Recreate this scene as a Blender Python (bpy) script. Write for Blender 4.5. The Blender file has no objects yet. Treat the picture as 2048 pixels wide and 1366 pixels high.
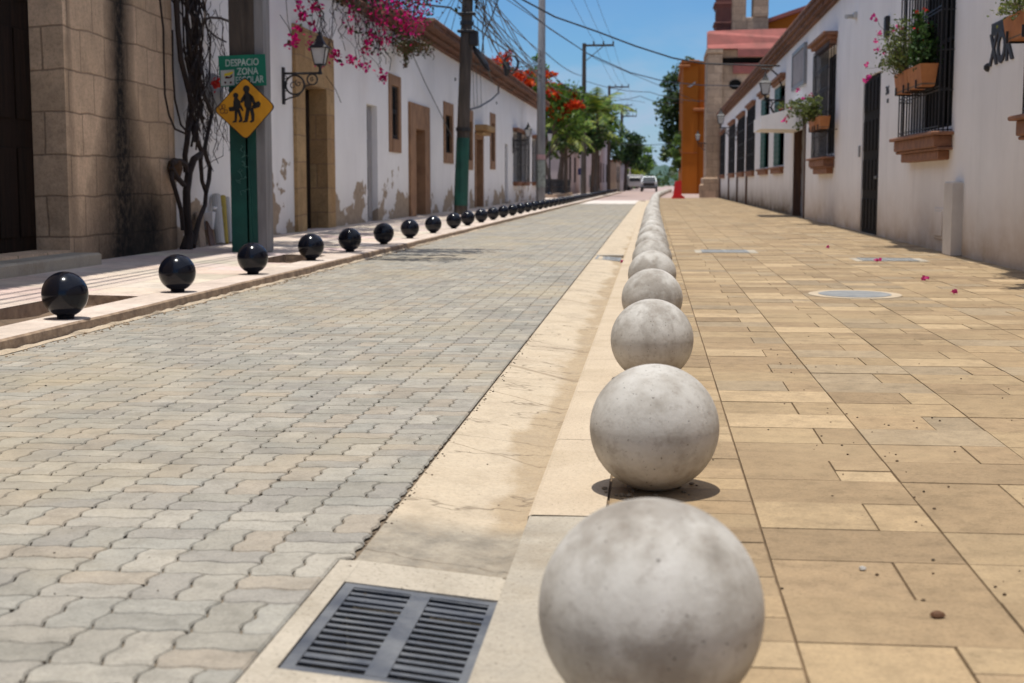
import bpy, math, random
import numpy as np
from mathutils import Vector
random.seed(7); rng = np.random.default_rng(7)
S = bpy.context.scene
R = math.radians

# ------------------------------------------------------------------ camera
CAM_H = 0.95
PITCH, YAW = R(6.359), R(5.865)
cd = bpy.data.cameras.new('camera'); cam = bpy.data.objects.new('camera', cd)
S.collection.objects.link(cam); S.camera = cam
cam.location = (0, 0, CAM_H); cam.rotation_euler = (R(90) - PITCH, 0, YAW)
cd.lens = 50; cd.sensor_width = 36; cd.clip_start = 0.05; cd.clip_end = 6000
cd.dof.use_dof = True; cd.dof.focus_distance = 6.6; cd.dof.aperture_fstop = 4.4
S.render.resolution_x = 1024; S.render.resolution_y = 683

# ------------------------------------------------------------------ sky and sun
W = bpy.data.worlds.new('World'); S.world = W; W.use_nodes = True
wn, wl = W.node_tree.nodes, W.node_tree.links
wn.clear()
SUN_DIR = Vector((-0.030, -0.060, 1.0)).normalized()
SUN_EL = math.asin(SUN_DIR.z); SUN_AZ = math.atan2(SUN_DIR.x, SUN_DIR.y)
sky = wn.new('ShaderNodeTexSky'); sky.sky_type = 'NISHITA'; sky.sun_disc = False
sky.sun_elevation = SUN_EL; sky.sun_rotation = SUN_AZ
sky.altitude = 100; sky.air_density = 1.0; sky.dust_density = 0.25; sky.ozone_density = 2.5
bg = wn.new('ShaderNodeBackground'); bg.inputs[1].default_value = 0.118
wo = wn.new('ShaderNodeOutputWorld')
tc = wn.new('ShaderNodeTexCoord')
mp = wn.new('ShaderNodeMapping'); mp.inputs['Scale'].default_value = (1, 1, 2.6)
cn = wn.new('ShaderNodeTexNoise'); cn.inputs['Scale'].default_value = 9.0; cn.inputs['Detail'].default_value = 7; cn.inputs['Roughness'].default_value = .6
cr = wn.new('ShaderNodeValToRGB'); cr.color_ramp.elements[0].position = .46; cr.color_ramp.elements[1].position = .60
sx = wn.new('ShaderNodeSeparateXYZ')
mr = wn.new('ShaderNodeMapRange'); mr.inputs[1].default_value = .02; mr.inputs[2].default_value = .115; mr.inputs[3].default_value = .85; mr.inputs[4].default_value = .06
mu = wn.new('ShaderNodeMath'); mu.operation = 'MULTIPLY'
mx = wn.new('ShaderNodeMix'); mx.data_type = 'RGBA'
tint = wn.new('ShaderNodeMix'); tint.data_type = 'RGBA'; tint.blend_type = 'MULTIPLY'; tint.inputs[0].default_value = 1
tint.inputs[7].default_value = (.36, .57, .79, 1)
wl.new(tc.outputs['Generated'], mp.inputs[0]); wl.new(mp.outputs[0], cn.inputs['Vector'])
wl.new(tc.outputs['Generated'], sx.inputs[0]); wl.new(sx.outputs[2], mr.inputs[0])
wl.new(cn.outputs[0], cr.inputs[0]); wl.new(cr.outputs[0], mu.inputs[0]); wl.new(mr.outputs[0], mu.inputs[1])
hi = wn.new('ShaderNodeMapRange'); hi.inputs[1].default_value = .22; hi.inputs[2].default_value = .55; hi.inputs[3].default_value = 0; hi.inputs[4].default_value = .62  # unseen bright cloud cover added overhead to lift fill in the shade
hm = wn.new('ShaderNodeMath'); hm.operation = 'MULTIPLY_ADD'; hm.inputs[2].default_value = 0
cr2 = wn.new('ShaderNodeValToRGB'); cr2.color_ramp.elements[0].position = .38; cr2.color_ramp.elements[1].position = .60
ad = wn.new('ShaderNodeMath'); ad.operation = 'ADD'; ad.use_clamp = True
hz = wn.new('ShaderNodeMapRange'); hz.inputs[1].default_value = 0; hz.inputs[2].default_value = .085; hz.inputs[3].default_value = .75; hz.inputs[4].default_value = 0
ad0 = wn.new('ShaderNodeMath'); ad0.operation = 'ADD'; ad0.use_clamp = True; wl.new(sx.outputs[2], hz.inputs[0])
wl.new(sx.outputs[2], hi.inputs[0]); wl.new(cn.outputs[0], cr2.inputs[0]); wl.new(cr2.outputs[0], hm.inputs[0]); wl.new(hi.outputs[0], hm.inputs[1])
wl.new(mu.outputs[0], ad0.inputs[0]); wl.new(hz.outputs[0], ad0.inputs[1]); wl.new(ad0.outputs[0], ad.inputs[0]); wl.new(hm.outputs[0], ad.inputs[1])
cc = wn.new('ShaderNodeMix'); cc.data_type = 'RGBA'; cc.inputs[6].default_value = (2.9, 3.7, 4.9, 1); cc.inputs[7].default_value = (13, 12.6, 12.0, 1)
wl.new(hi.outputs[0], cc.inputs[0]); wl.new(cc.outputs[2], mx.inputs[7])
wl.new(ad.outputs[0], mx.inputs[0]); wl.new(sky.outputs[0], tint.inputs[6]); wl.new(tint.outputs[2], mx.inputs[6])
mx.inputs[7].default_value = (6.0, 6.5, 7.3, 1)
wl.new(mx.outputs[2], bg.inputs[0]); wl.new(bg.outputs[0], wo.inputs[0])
sd = bpy.data.lights.new('sun', 'SUN'); sd.energy = 3.65; sd.angle = R(.53); sd.color = (1, .955, .88)
so = bpy.data.objects.new('sun', sd); S.collection.objects.link(so)
so.rotation_euler = (-SUN_DIR).to_track_quat('-Z', 'Y').to_euler()
S.view_settings.view_transform = 'Standard'; S.view_settings.look = 'None'
S.view_settings.exposure = 0.25; S.view_settings.gamma = 1
S.cycles.max_bounces = 8; S.cycles.diffuse_bounces = 4; S.cycles.use_denoising = True
S.cycles.sample_clamp_indirect = 6

# ------------------------------------------------------------------ helpers
FW = Vector((-math.sin(YAW) * math.cos(PITCH), math.cos(YAW) * math.cos(PITCH), -math.sin(PITCH)))
RT = Vector((math.cos(YAW), math.sin(YAW), 0)); UP = RT.cross(FW)
def ray(x, y): return FW + RT * ((x - 1024) / 2844.4) - UP * ((y - 683) / 2844.4)
def on_x(x, y, X):                                   # survey helper: a point of the photo read off on the vertical plane x = X
    r = ray(x, y); t = X / r.x; return Vector((X, r.y * t, CAM_H + r.z * t))
def on_y(x, y, Y):
    r = ray(x, y); t = Y / r.y; return Vector((r.x * t, Y, CAM_H + r.z * t))

ORG = {}
def tag(o, label=None, cat=None, group=None, kind=None):
    if label: o['label'] = label
    if cat: o['category'] = cat
    if group: o['group'] = group
    if kind: o['kind'] = kind
    return o
def thing(name, loc, label, cat, group=None):
    o = bpy.data.objects.new(name, None); S.collection.objects.link(o)
    o.location = loc; o.empty_display_size = .2; ORG[o.name] = Vector(loc)
    return tag(o, label, cat, group)

class MB:
    def __init__(s): s.v = []; s.f = []; s.c = []; s.hc = False
    def face(s, pts, col=None):
        n = len(s.v); s.v += [tuple(p) for p in pts]; s.f.append(tuple(range(n, n + len(pts)))); s.c.append(col)
        if col is not None: s.hc = True
    def mesh(s, vs, fs, col=None):
        n = len(s.v); s.v += [tuple(p) for p in vs]
        for f in fs: s.f.append(tuple(i + n for i in f)); s.c.append(col)
        if col is not None: s.hc = True
    def box(s, x0, x1, y0, y1, z0, z1, col=None, bev=0):
        if x0 > x1: x0, x1 = x1, x0
        if y0 > y1: y0, y1 = y1, y0
        if bev <= 0:
            vs = [(x, y, z) for z in (z0, z1) for y in (y0, y1) for x in (x0, x1)]
            s.mesh(vs, [(0, 2, 3, 1), (4, 5, 7, 6), (0, 1, 5, 4), (2, 6, 7, 3), (0, 4, 6, 2), (1, 3, 7, 5)], col)
        else:
            b = min(bev, (x1 - x0) * .45, (y1 - y0) * .45, (z1 - z0) * .45)
            def ring(ix, z): return [(x0 + ix, y0 + ix, z), (x1 - ix, y0 + ix, z), (x1 - ix, y1 - ix, z), (x0 + ix, y1 - ix, z)]
            vs = ring(b, z0) + ring(0, z0 + b) + ring(0, z1 - b) + ring(b, z1)
            fs = [(3, 2, 1, 0), (12, 13, 14, 15)]
            for k in range(3):
                for i in range(4):
                    j = (i + 1) % 4; fs.append((4 * k + i, 4 * k + j, 4 * k + 4 + j, 4 * k + 4 + i))
            s.mesh(vs, fs, col)
    def tube(s, path, r, n=8, col=None, r1=None, cap=True):
        P = [Vector(p) for p in path]; m = len(P)
        rs = r if isinstance(r, (list, tuple)) else [r + ((r1 if r1 is not None else r) - r) * i / max(1, m - 1) for i in range(m)]
        vs = []; prev = None
        for i, p in enumerate(P):
            t = (P[min(i + 1, m - 1)] - P[max(i - 1, 0)])
            if t.length < 1e-9: t = Vector((0, 0, 1))
            t.normalize()
            if prev is None:
                a = Vector((1, 0, 0)) if abs(t.x) < .8 else Vector((0, 1, 0))
                u = t.cross(a).normalized()
            else:
                u = (prev - t * prev.dot(t))
                u = u.normalized() if u.length > 1e-6 else t.cross(Vector((0, 1, 0.3))).normalized()
            prev = u; w = t.cross(u)
            for k in range(n):
                a = 2 * math.pi * k / n
                vs.append(p + (u * math.cos(a) + w * math.sin(a)) * rs[i])
        fs = []
        for i in range(m - 1):
            for k in range(n):
                l = (k + 1) % n; fs.append((i * n + k, i * n + l, (i + 1) * n + l, (i + 1) * n + k))
        if cap: fs.append(tuple(range(n - 1, -1, -1))); fs.append(tuple((m - 1) * n + k for k in range(n)))
        s.mesh(vs, fs, col)
    def lathe(s, c, prof, n=24, col=None, sq=False):
        c = Vector(c); vs = []; fs = []
        for (r, z) in prof:
            for k in range(n):
                a = 2 * math.pi * (k + (.5 if sq else 0)) / n
                vs.append((c.x + r * math.cos(a), c.y + r * math.sin(a), c.z + z))
        for i in range(len(prof) - 1):
            for k in range(n):
                l = (k + 1) % n; fs.append((i * n + k, i * n + l, (i + 1) * n + l, (i + 1) * n + k))
        fs.append(tuple(range(n - 1, -1, -1))); fs.append(tuple((len(prof) - 1) * n + k for k in range(n)))
        s.mesh(vs, fs, col)
    def prism(s, pts, vec, col=None):
        n = len(pts); vec = Vector(vec); A = [Vector(p) for p in pts]
        s.mesh([*A, *[a + vec for a in A]], [tuple(range(n - 1, -1, -1)), tuple(range(n, 2 * n))] + [(i, (i + 1) % n, (i + 1) % n + n, i + n) for i in range(n)], col)
    def leaves(s, P, size, cols, squash=1.0, asp=.55):
        P = np.asarray(P, float); n = len(P)
        if n == 0: return
        d = rng.normal(size=(n, 3)); d /= np.linalg.norm(d, axis=1)[:, None] + 1e-9
        e = rng.normal(size=(n, 3)); e[:, 2] *= squash
        w = np.cross(d, e); w /= np.linalg.norm(w, axis=1)[:, None] + 1e-9
        sz = size * rng.uniform(.6, 1.4, n)[:, None]
        a = P - d * sz; b = P + w * sz * asp; c = P + d * sz; e2 = P - w * sz * asp
        k = len(s.v); V = np.stack([a, b, c, e2], 1).reshape(-1, 3)
        s.v += [tuple(q) for q in V.tolist()]
        s.f += [(k + 4 * i, k + 4 * i + 1, k + 4 * i + 2, k + 4 * i + 3) for i in range(n)]
        ci = rng.integers(0, len(cols), n); s.c += [cols[i] for i in ci]; s.hc = True
    def build(s, name, mat, parent=None, smooth=False, loc=None):
        o0 = ORG[parent.name] if parent is not None else Vector(loc if loc else (0, 0, 0))
        vs = [(a - o0.x, b - o0.y, c - o0.z) for a, b, c in s.v]
        me = bpy.data.meshes.new(name); me.from_pydata(vs, [], s.f); me.materials.append(mat)
        if s.hc:
            at = me.color_attributes.new('Col', 'FLOAT_COLOR', 'CORNER')
            L = []
            for f, c in zip(s.f, s.c):
                q = c if c is not None else (1, 1, 1); L += [q[0], q[1], q[2], 1.0] * len(f)
            at.data.foreach_set('color', L)
        if smooth: me.polygons.foreach_set('use_smooth', [True] * len(me.polygons))
        me.update()
        o = bpy.data.objects.new(name, me); S.collection.objects.link(o)
        if parent is not None: o.parent = parent
        else: o.location = o0
        ORG[o.name] = o0
        return o

def copy_thing(root, delta, label=None, group=None, rz=None):
    r = root.copy(); S.collection.objects.link(r); r.location = root.location + Vector(delta)
    if rz is not None: r.rotation_euler.z = rz
    if label: r['label'] = label
    if group: r['group'] = group
    for ch in [c for c in root.children]:
        c = ch.copy(); S.collection.objects.link(c); c.parent = r
        for g in ch.children:
            d = g.copy(); S.collection.objects.link(d); d.parent = c
    return r
def text_mb(mb, txt, size, place, depth=.004, bold=0):
    cu = bpy.data.curves.new('t', 'FONT'); cu.body = txt; cu.size = size; cu.extrude = depth; cu.offset = bold
    cu.align_x = 'CENTER'; cu.align_y = 'CENTER'; cu.resolution_u = 3
    o = bpy.data.objects.new('t', cu); S.collection.objects.link(o)
    bpy.context.view_layer.update()
    me = bpy.data.meshes.new_from_object(o.evaluated_get(bpy.context.evaluated_depsgraph_get()))
    mb.mesh([place(v.co) for v in me.vertices], [tuple(p.vertices) for p in me.polygons])
    bpy.data.objects.remove(o); bpy.data.curves.remove(cu); bpy.data.meshes.remove(me)

# ------------------------------------------------------------------ materials
def ramp(nt, fac, stops):
    r = nt.nodes.new('ShaderNodeValToRGB'); e = r.color_ramp.elements
    while len(e) < len(stops): e.new(.5)
    for el, (p, c) in zip(e, stops): el.position = p; el.color = (*c, 1) if len(c) == 3 else c
    nt.links.new(fac, r.inputs[0]); return r.outputs[0]
def mixc(nt, f, a, b, mode='MIX'):
    m = nt.nodes.new('ShaderNodeMix'); m.data_type = 'RGBA'; m.blend_type = mode
    for s_, v in ((0, f), (6, a), (7, b)):
        if hasattr(v, 'is_output'): nt.links.new(v, m.inputs[s_])
        else: m.inputs[s_].default_value = v if s_ == 0 else (*v, 1)
    return m.outputs[2]
def math_(nt, op, a, b=None, clamp=False):
    m = nt.nodes.new('ShaderNodeMath'); m.operation = op; m.use_clamp = clamp
    for i, v in enumerate((a, b)):
        if v is None: continue
        if hasattr(v, 'is_output'): nt.links.new(v, m.inputs[i])
        else: m.inputs[i].default_value = v
    return m.outputs[0]
def noise(nt, vec, sc, det=5, rough=.55, stretch=None):
    if stretch:
        q = nt.nodes.new('ShaderNodeMapping'); q.inputs['Scale'].default_value = stretch
        nt.links.new(vec, q.inputs[0]); vec = q.outputs[0]
    n = nt.nodes.new('ShaderNodeTexNoise'); n.inputs['Scale'].default_value = sc; n.inputs['Detail'].default_value = det; n.inputs['Roughness'].default_value = rough
    nt.links.new(vec, n.inputs['Vector']); return n.outputs[0]
def base(name, rough=.8, metal=0, spec=.5, coat=0):
    m = bpy.data.materials.new(name); m.use_nodes = True; nt = m.node_tree
    b = nt.nodes['Principled BSDF']; b.inputs['Roughness'].default_value = rough; b.inputs['Metallic'].default_value = metal
    b.inputs['Specular IOR Level'].default_value = spec; b.inputs['Coat Weight'].default_value = coat
    t = nt.nodes.new('ShaderNodeTexCoord'); return m, nt, b, t.outputs['Object']
def bump(nt, b, h, strength=.3, dist=.01):
    n = nt.nodes.new('ShaderNodeBump'); n.inputs['Strength'].default_value = strength; n.inputs['Distance'].default_value = dist
    nt.links.new(h, n.inputs['Height']); nt.links.new(n.outputs[0], b.inputs['Normal'])
def attr(nt):
    a = nt.nodes.new('ShaderNodeAttribute'); a.attribute_name = 'Col'; return a.outputs['Color']
def mat(name, c1, c2=None, sc=4, rough=.8, bmp=0, bsc=60, use_attr=False, metal=0, spec=.5, coat=0, stretch=None, rnd=False, trans=0):
    m, nt, b, v = base(name, rough, metal, spec, coat)
    if rnd:
        oi = nt.nodes.new('ShaderNodeObjectInfo'); va = nt.nodes.new('ShaderNodeVectorMath'); va.operation = 'ADD'
        k = math_(nt, 'MULTIPLY', oi.outputs['Random'], 37.0); cb = nt.nodes.new('ShaderNodeCombineXYZ')
        for i in range(3): nt.links.new(k, cb.inputs[i])
        nt.links.new(v, va.inputs[0]); nt.links.new(cb.outputs[0], va.inputs[1]); v = va.outputs[0]
    c2 = c2 or tuple(x * .8 for x in c1)
    col = ramp(nt, noise(nt, v, sc, 6, .6, stretch), [(.33, c1), (.67, c2)])
    if use_attr: col = mixc(nt, 1.0, col, attr(nt), 'MULTIPLY')
    nt.links.new(col, b.inputs['Base Color'])
    if bmp: bump(nt, b, noise(nt, v, bsc, 4, .6, stretch), bmp, .01)
    if trans:
        b.inputs['Subsurface Weight'].default_value = 0
        tr = nt.nodes.new('ShaderNodeBsdfTranslucent'); nt.links.new(col, tr.inputs[0])
        ms = nt.nodes.new('ShaderNodeMixShader'); ms.inputs[0].default_value = trans
        nt.links.new(b.outputs[0], ms.inputs[1]); nt.links.new(tr.outputs[0], ms.inputs[2])
        nt.links.new(ms.outputs[0], nt.nodes['Material Output'].inputs[0])
    return m
def plaster(name, col, dirt=.5, peel=0.0, dirtcol=(.30, .22, .15), peelcol=(.42, .33, .24), streak=.25):
    m, nt, b, v = base(name, .9, 0, .2)
    sx_ = nt.nodes.new('ShaderNodeSeparateXYZ'); nt.links.new(v, sx_.inputs[0]); z = sx_.outputs[2]
    c = ramp(nt, noise(nt, v, .8, 5, .6), [(.3, col), (.7, tuple(x * .90 for x in col))])
    st = noise(nt, v, 2.0, 6, .65, (.9, .9, .2))
    c = mixc(nt, ramp(nt, st, [(.52, (0, 0, 0)), (.78, (streak,) * 3)]), c, tuple(x * .62 for x in col))
    low = nt.nodes.new('ShaderNodeMapRange'); low.inputs[1].default_value = 0.05; low.inputs[2].default_value = 1.15; low.inputs[3].default_value = 1; low.inputs[4].default_value = 0
    nt.links.new(z, low.inputs[0])
    dn = noise(nt, v, 1.5, 8, .7, (.5, .5, .9))
    df = math_(nt, 'MULTIPLY', math_(nt, 'POWER', low.outputs[0], 1.6), math_(nt, 'MULTIPLY', dn, dirt * 1.7), True)
    c = mixc(nt, df, c, dirtcol)
    hb = noise(nt, v, 90, 4, .6)
    if peel:
        pn = noise(nt, v, 1.3, 8, .6, (.55, .55, 1.0))
        l2 = nt.nodes.new('ShaderNodeMapRange'); l2.inputs[1].default_value = .1; l2.inputs[2].default_value = 2.1; l2.inputs[3].default_value = .11; l2.inputs[4].default_value = -.17
        nt.links.new(z, l2.inputs[0])
        pf = ramp(nt, math_(nt, 'ADD', pn, l2.outputs[0]), [(.60 - .06 * peel, (0, 0, 0)), (.62 - .06 * peel, (1, 1, 1))])
        pc = ramp(nt, noise(nt, v, 6, 6, .7), [(.35, peelcol), (.65, tuple(x * .68 for x in peelcol))])
        c = mixc(nt, pf, c, pc)
        hb = math_(nt, 'SUBTRACT', hb, math_(nt, 'MULTIPLY', pf, 1.2))
    nt.links.new(c, b.inputs['Base Color']); bump(nt, b, hb, .25, .006)
    return m
def ashlar(name, col, col2, bw=.62, bh=.40, mortar=(.16, .12, .09), streaks=None, pits=.5, tone=.45):
    m, nt, b, v = base(name, .92, 0, .2)
    s3 = nt.nodes.new('ShaderNodeSeparateXYZ'); nt.links.new(v, s3.inputs[0])
    wn_ = noise(nt, v, 2.5, 3)
    h = math_(nt, 'ADD', math_(nt, 'ADD', s3.outputs[0], s3.outputs[1]), math_(nt, 'MULTIPLY', wn_, .05))
    zz = math_(nt, 'ADD', s3.outputs[2], math_(nt, 'MULTIPLY', noise(nt, v, 1.3, 3), .09))
    cb = nt.nodes.new('ShaderNodeCombineXYZ'); nt.links.new(h, cb.inputs[0]); nt.links.new(zz, cb.inputs[1])
    br = nt.nodes.new('ShaderNodeTexBrick'); nt.links.new(cb.outputs[0], br.inputs['Vector'])
    br.inputs['Scale'].default_value = 1; br.inputs['Brick Width'].default_value = bw; br.inputs['Row Height'].default_value = bh
    br.inputs['Mortar Size'].default_value = .012; br.inputs['Mortar Smooth'].default_value = .35; br.inputs['Bias'].default_value = 0
    br.inputs['Color1'].default_value = (*col, 1); br.inputs['Color2'].default_value = (*col2, 1); br.inputs['Mortar'].default_value = (*mortar, 1)
    c = mixc(nt, ramp(nt, noise(nt, v, 3.2, 8, .7), [(.4, (0, 0, 0)), (.75, (.75, .75, .75))]), br.outputs[0], tuple(x * tone for x in col))
    c = mixc(nt, 1.0, c, ramp(nt, noise(nt, v, 26, 8, .85), [(.3, (.62, .60, .58)), (.5, (1, 1, 1)), (.7, (1.16, 1.15, 1.13))]), 'MULTIPLY')
    pt = ramp(nt, noise(nt, v, 38, 3, .7), [(.60, (0, 0, 0)), (.68, (pits, pits, pits))])
    c = mixc(nt, pt, c, tuple(x * .22 for x in col))
    if streaks:
        for (y0, w, z1, k, zf) in streaks:   # black water stain: centre along y, half width, height reach, strength
            off = math_(nt, 'MULTIPLY', math_(nt, 'SUBTRACT', noise(nt, v, .8, 4), .5), .22)
            d = math_(nt, 'ABSOLUTE', math_(nt, 'SUBTRACT', math_(nt, 'ADD', s3.outputs[1], off), y0))
            wd = nt.nodes.new('ShaderNodeMapRange'); wd.inputs[1].default_value = 0; wd.inputs[2].default_value = z1; wd.inputs[3].default_value = w * 3.3; wd.inputs[4].default_value = w
            nt.links.new(s3.outputs[2], wd.inputs[0])
            f = math_(nt, 'SUBTRACT', 1.15, math_(nt, 'DIVIDE', d, wd.outputs[0]), True)
            f = math_(nt, 'MULTIPLY', math_(nt, 'POWER', f, .6), k, True)
            zr = nt.nodes.new('ShaderNodeMapRange'); zr.inputs[1].default_value = zf * .45; zr.inputs[2].default_value = zf; zr.inputs[3].default_value = 1; zr.inputs[4].default_value = 0
            nt.links.new(math_(nt, 'ADD', s3.outputs[2], math_(nt, 'MULTIPLY', math_(nt, 'SUBTRACT', noise(nt, v, 2.2, 6, .7), .5), .9)), zr.inputs[0])
            f = math_(nt, 'MULTIPLY', f, zr.outputs[0], True)
            f = math_(nt, 'MULTIPLY', f, ramp(nt, noise(nt, v, 9, 8, .75), [(.30, (.80, .80, .80)), (.55, (1, 1, 1))]), True)
            c = mixc(nt, f, c, (.010, .009, .008))
    nt.links.new(c, b.inputs['Base Color'])
    hh = math_(nt, 'SUBTRACT', noise(nt, v, 30, 6, .7), math_(nt, 'MULTIPLY', br.outputs['Fac'], 1.6))
    bump(nt, b, math_(nt, 'SUBTRACT', hh, math_(nt, 'MULTIPLY', pt, .6)), .55, .012)
    return m

M = {}
M['iron'] = mat('black iron', (.012, .012, .013), (.022, .020, .020), 8, .55, .2, 80)
M['dark'] = mat('dark interior', (.006, .0055, .005), (.010, .009, .008), 3, .95, spec=.1)
M['glass'] = mat('dusty dark glass', (.02, .024, .028), (.035, .04, .043), 3, .2, spec=.5)
M['wood_dark'] = mat('dark old wood', (.022, .012, .008), (.007, .005, .004), 2.0, .85, .5, 30, spec=.12, stretch=(9, 9, .8))
M['wood_black'] = mat('near black door paint', (.006, .005, .005), (.012, .009, .007), 2, .8, .2, 30, spec=.15, stretch=(8, 8, .6))
M['wood_brown'] = mat('brown wood', (.11, .050, .025), (.055, .025, .014), 2, .6, .3, 30, stretch=(8, 8, .7))
M['wood_green'] = mat('green shutter paint', (.008, .10, .065), (.006, .07, .048), 3, .5, .1)
M['door_grey'] = mat('grey door paint', (.30, .29, .29), (.24, .23, .23), 2, .6)
M['terra'] = mat('terracotta', (.48, .19, .06), (.33, .12, .04), 5, .8, .3, 50)
M['cornice'] = mat('terracotta cornice', (.20, .085, .045), (.085, .040, .026), 2.5, .88, .5, 25)
M['sill'] = mat('rough red sandstone sill', (.32, .15, .085), (.18, .09, .055), 7, .9, .7, 30)
M['sand'] = ashlar('yellow sandstone surround', (.50, .34, .17), (.40, .25, .12), .9, .45, (.30, .2, .12), pits=.35)
M['brownstone'] = mat('brown stone frame', (.34, .19, .10), (.22, .12, .065), 3, .9, .5, 30)
M['stone'] = ashlar('old ashlar', (.74, .54, .37), (.58, .42, .275), .66, .43, (.34, .24, .16), streaks=[(3.72, .42, 2.0, 1.0, 9), (4.5, .34, 1.3, 1.0, 1.3), (5.75, .14, 3.0, .8, 9), (2.3, .05, 3, .4, 9)], tone=.5)
M['stone_far'] = ashlar('church stone', (.50, .36, .25), (.36, .255, .175), .8, .5)
M['white_l'] = plaster('worn white plaster with peeling foot', (.88, .87, .85), .45, .95)
M['white_l2'] = plaster('white plaster', (.88, .865, .845), .50, .2)
M['white_r'] = plaster('grey white plaster', (.86, .835, .81), .85, 0, (.36, .25, .15), streak=.30)
M['white_r2'] = plaster('stained white plaster', (.84, .81, .785), 1.15, 0, (.13, .095, .06), streak=.35)
M['orange'] = plaster('orange plaster', (.40, .120, .014), .3, 0, (.2, .08, .03), streak=.2)
M['beige'] = plaster('beige plaster', (.45, .33, .24), .3)
M['pinkwall'] = plaster('pale lilac plaster', (.55, .47, .47), .3)
M['redroof'] = mat('red painted roof', (.36, .105, .085), (.22, .075, .06), 1.2, .85, .3, 12)
M['redbrick'] = mat('dark red brick', (.16, .055, .040), (.09, .035, .028), 1.5, .9, .5, 8)
M['concrete_pole'] = mat('grey pole concrete', (.30, .29, .28), (.19, .18, .18), 2.2, .85, .3, 60, stretch=(3, 3, .5))
M['pole_dark'] = mat('weathered dark pole concrete', (.10, .08, .064), (.045, .036, .03), 2.6, .9, .4, 50, stretch=(3, 3, .4))
M['green_paint'] = mat('green paint on concrete', (.004, .085, .062), (.003, .052, .040), 2.6, .62, .2, 40)
M['chalk'] = mat('chalk scribble', (.10, .22, .18), (.07, .18, .14), 9, .9)
M['sign_green'] = mat('green sign sheet', (.004, .19, .115), (.003, .14, .085), 2, .42)
M['sign_yellow'] = mat('yellow sign sheet', (.68, .31, .010), (.54, .235, .008), 2.5, .45)
M['sign_white'] = mat('worn white lettering', (.52, .58, .55), (.28, .42, .36), 9, .6)
M['sign_black'] = mat('black sign vinyl', (.010, .009, .008), (.014, .012, .010), 5, .5)
M['sticker'] = mat('pale sticker', (.45, .47, .45), (.36, .38, .36), 9, .6)
M['yellow'] = mat('yellow print', (.70, .55, .03), (.6, .46, .03), 6, .6)
M['maroon'] = mat('maroon marker', (.09, .02, .02), (.06, .015, .015), 6, .6)
M['metal_back'] = mat('galvanised metal', (.32, .32, .32), (.24, .24, .24), 5, .5, metal=.6)
M['pvc'] = mat('grey white pipe', (.50, .49, .47), (.40, .39, .37), 3, .5)
M['ochre'] = mat('ochre stain', (.45, .34, .06), (.36, .27, .06), 8, .8)
M['plank'] = mat('weathered board', (.34, .26, .19), (.22, .165, .12), 2, .9, .3, 40, stretch=(5, 5, .6))
M['blackball'] = mat('glossy black enamel', (.0035, .0045, .009), (.0065, .0075, .013), 6, .17, .015, 60, spec=.30, coat=.04, rnd=True)
M['red_plastic'] = mat('red plastic', (.58, .006, .008), (.48, .006, .008), 3, .4)
M['lamp_glass'] = mat('frosted lantern glass', (.55, .55, .53), (.46, .46, .45), 4, .35)
M['bark'] = mat('grey bark', (.15, .11, .085), (.075, .055, .042), 4, .9, .6, 20, stretch=(3, 3, .6))
M['vine'] = mat('dark vine bark', (.040, .024, .018), (.014, .009, .008), 6, .85, .6, 40, stretch=(3, 3, .8))
M['leaf'] = mat('leaf', (1, 1, 1), (.72, .72, .72), 1.2, .5, use_attr=True, spec=.3, trans=.35)
M['petal'] = mat('flower', (1, 1, 1), (.8, .8, .8), 2, .6, use_attr=True, spec=.15, trans=.35)
M['steel'] = mat('worn grey cast iron', (.055, .062, .078), (.16, .165, .17), 7, .6, .35, 50)
M['cover'] = mat('zinc grey cover', (.20, .21, .21), (.30, .30, .29), 6, .65, .3, 60)
M['collar'] = mat('pale trowelled concrete', (.60, .53, .43), (.40, .34, .26), 6, .88, .6, 25)
M['cable'] = mat('black cable', (.012, .012, .014), (.02, .02, .022), 3, .5)
M['car_paint'] = mat('silver car paint', (.40, .43, .47), (.36, .39, .43), 2, .3, coat=.4, metal=.3)
M['white_paint'] = mat('white vehicle paint', (.75, .76, .78), (.68, .69, .71), 2, .35)
M['rubber'] = mat('rubber', (.02, .02, .02), (.028, .027, .026), 5, .8)
M['hill_hazed'] = mat('haze tinted hillside', (.035, .075, .060), (.055, .105, .080), .02, .9)  # blue of the distant haze is mixed into the hill colour
M['dirt'] = mat('pit soil', (.20, .135, .085), (.11, .075, .048), 5, .95, .9, 25)
M['curbside'] = mat('rough broken kerb edge', (.42, .30, .20), (.22, .15, .10), 9, .95, .9, 22)

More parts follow.
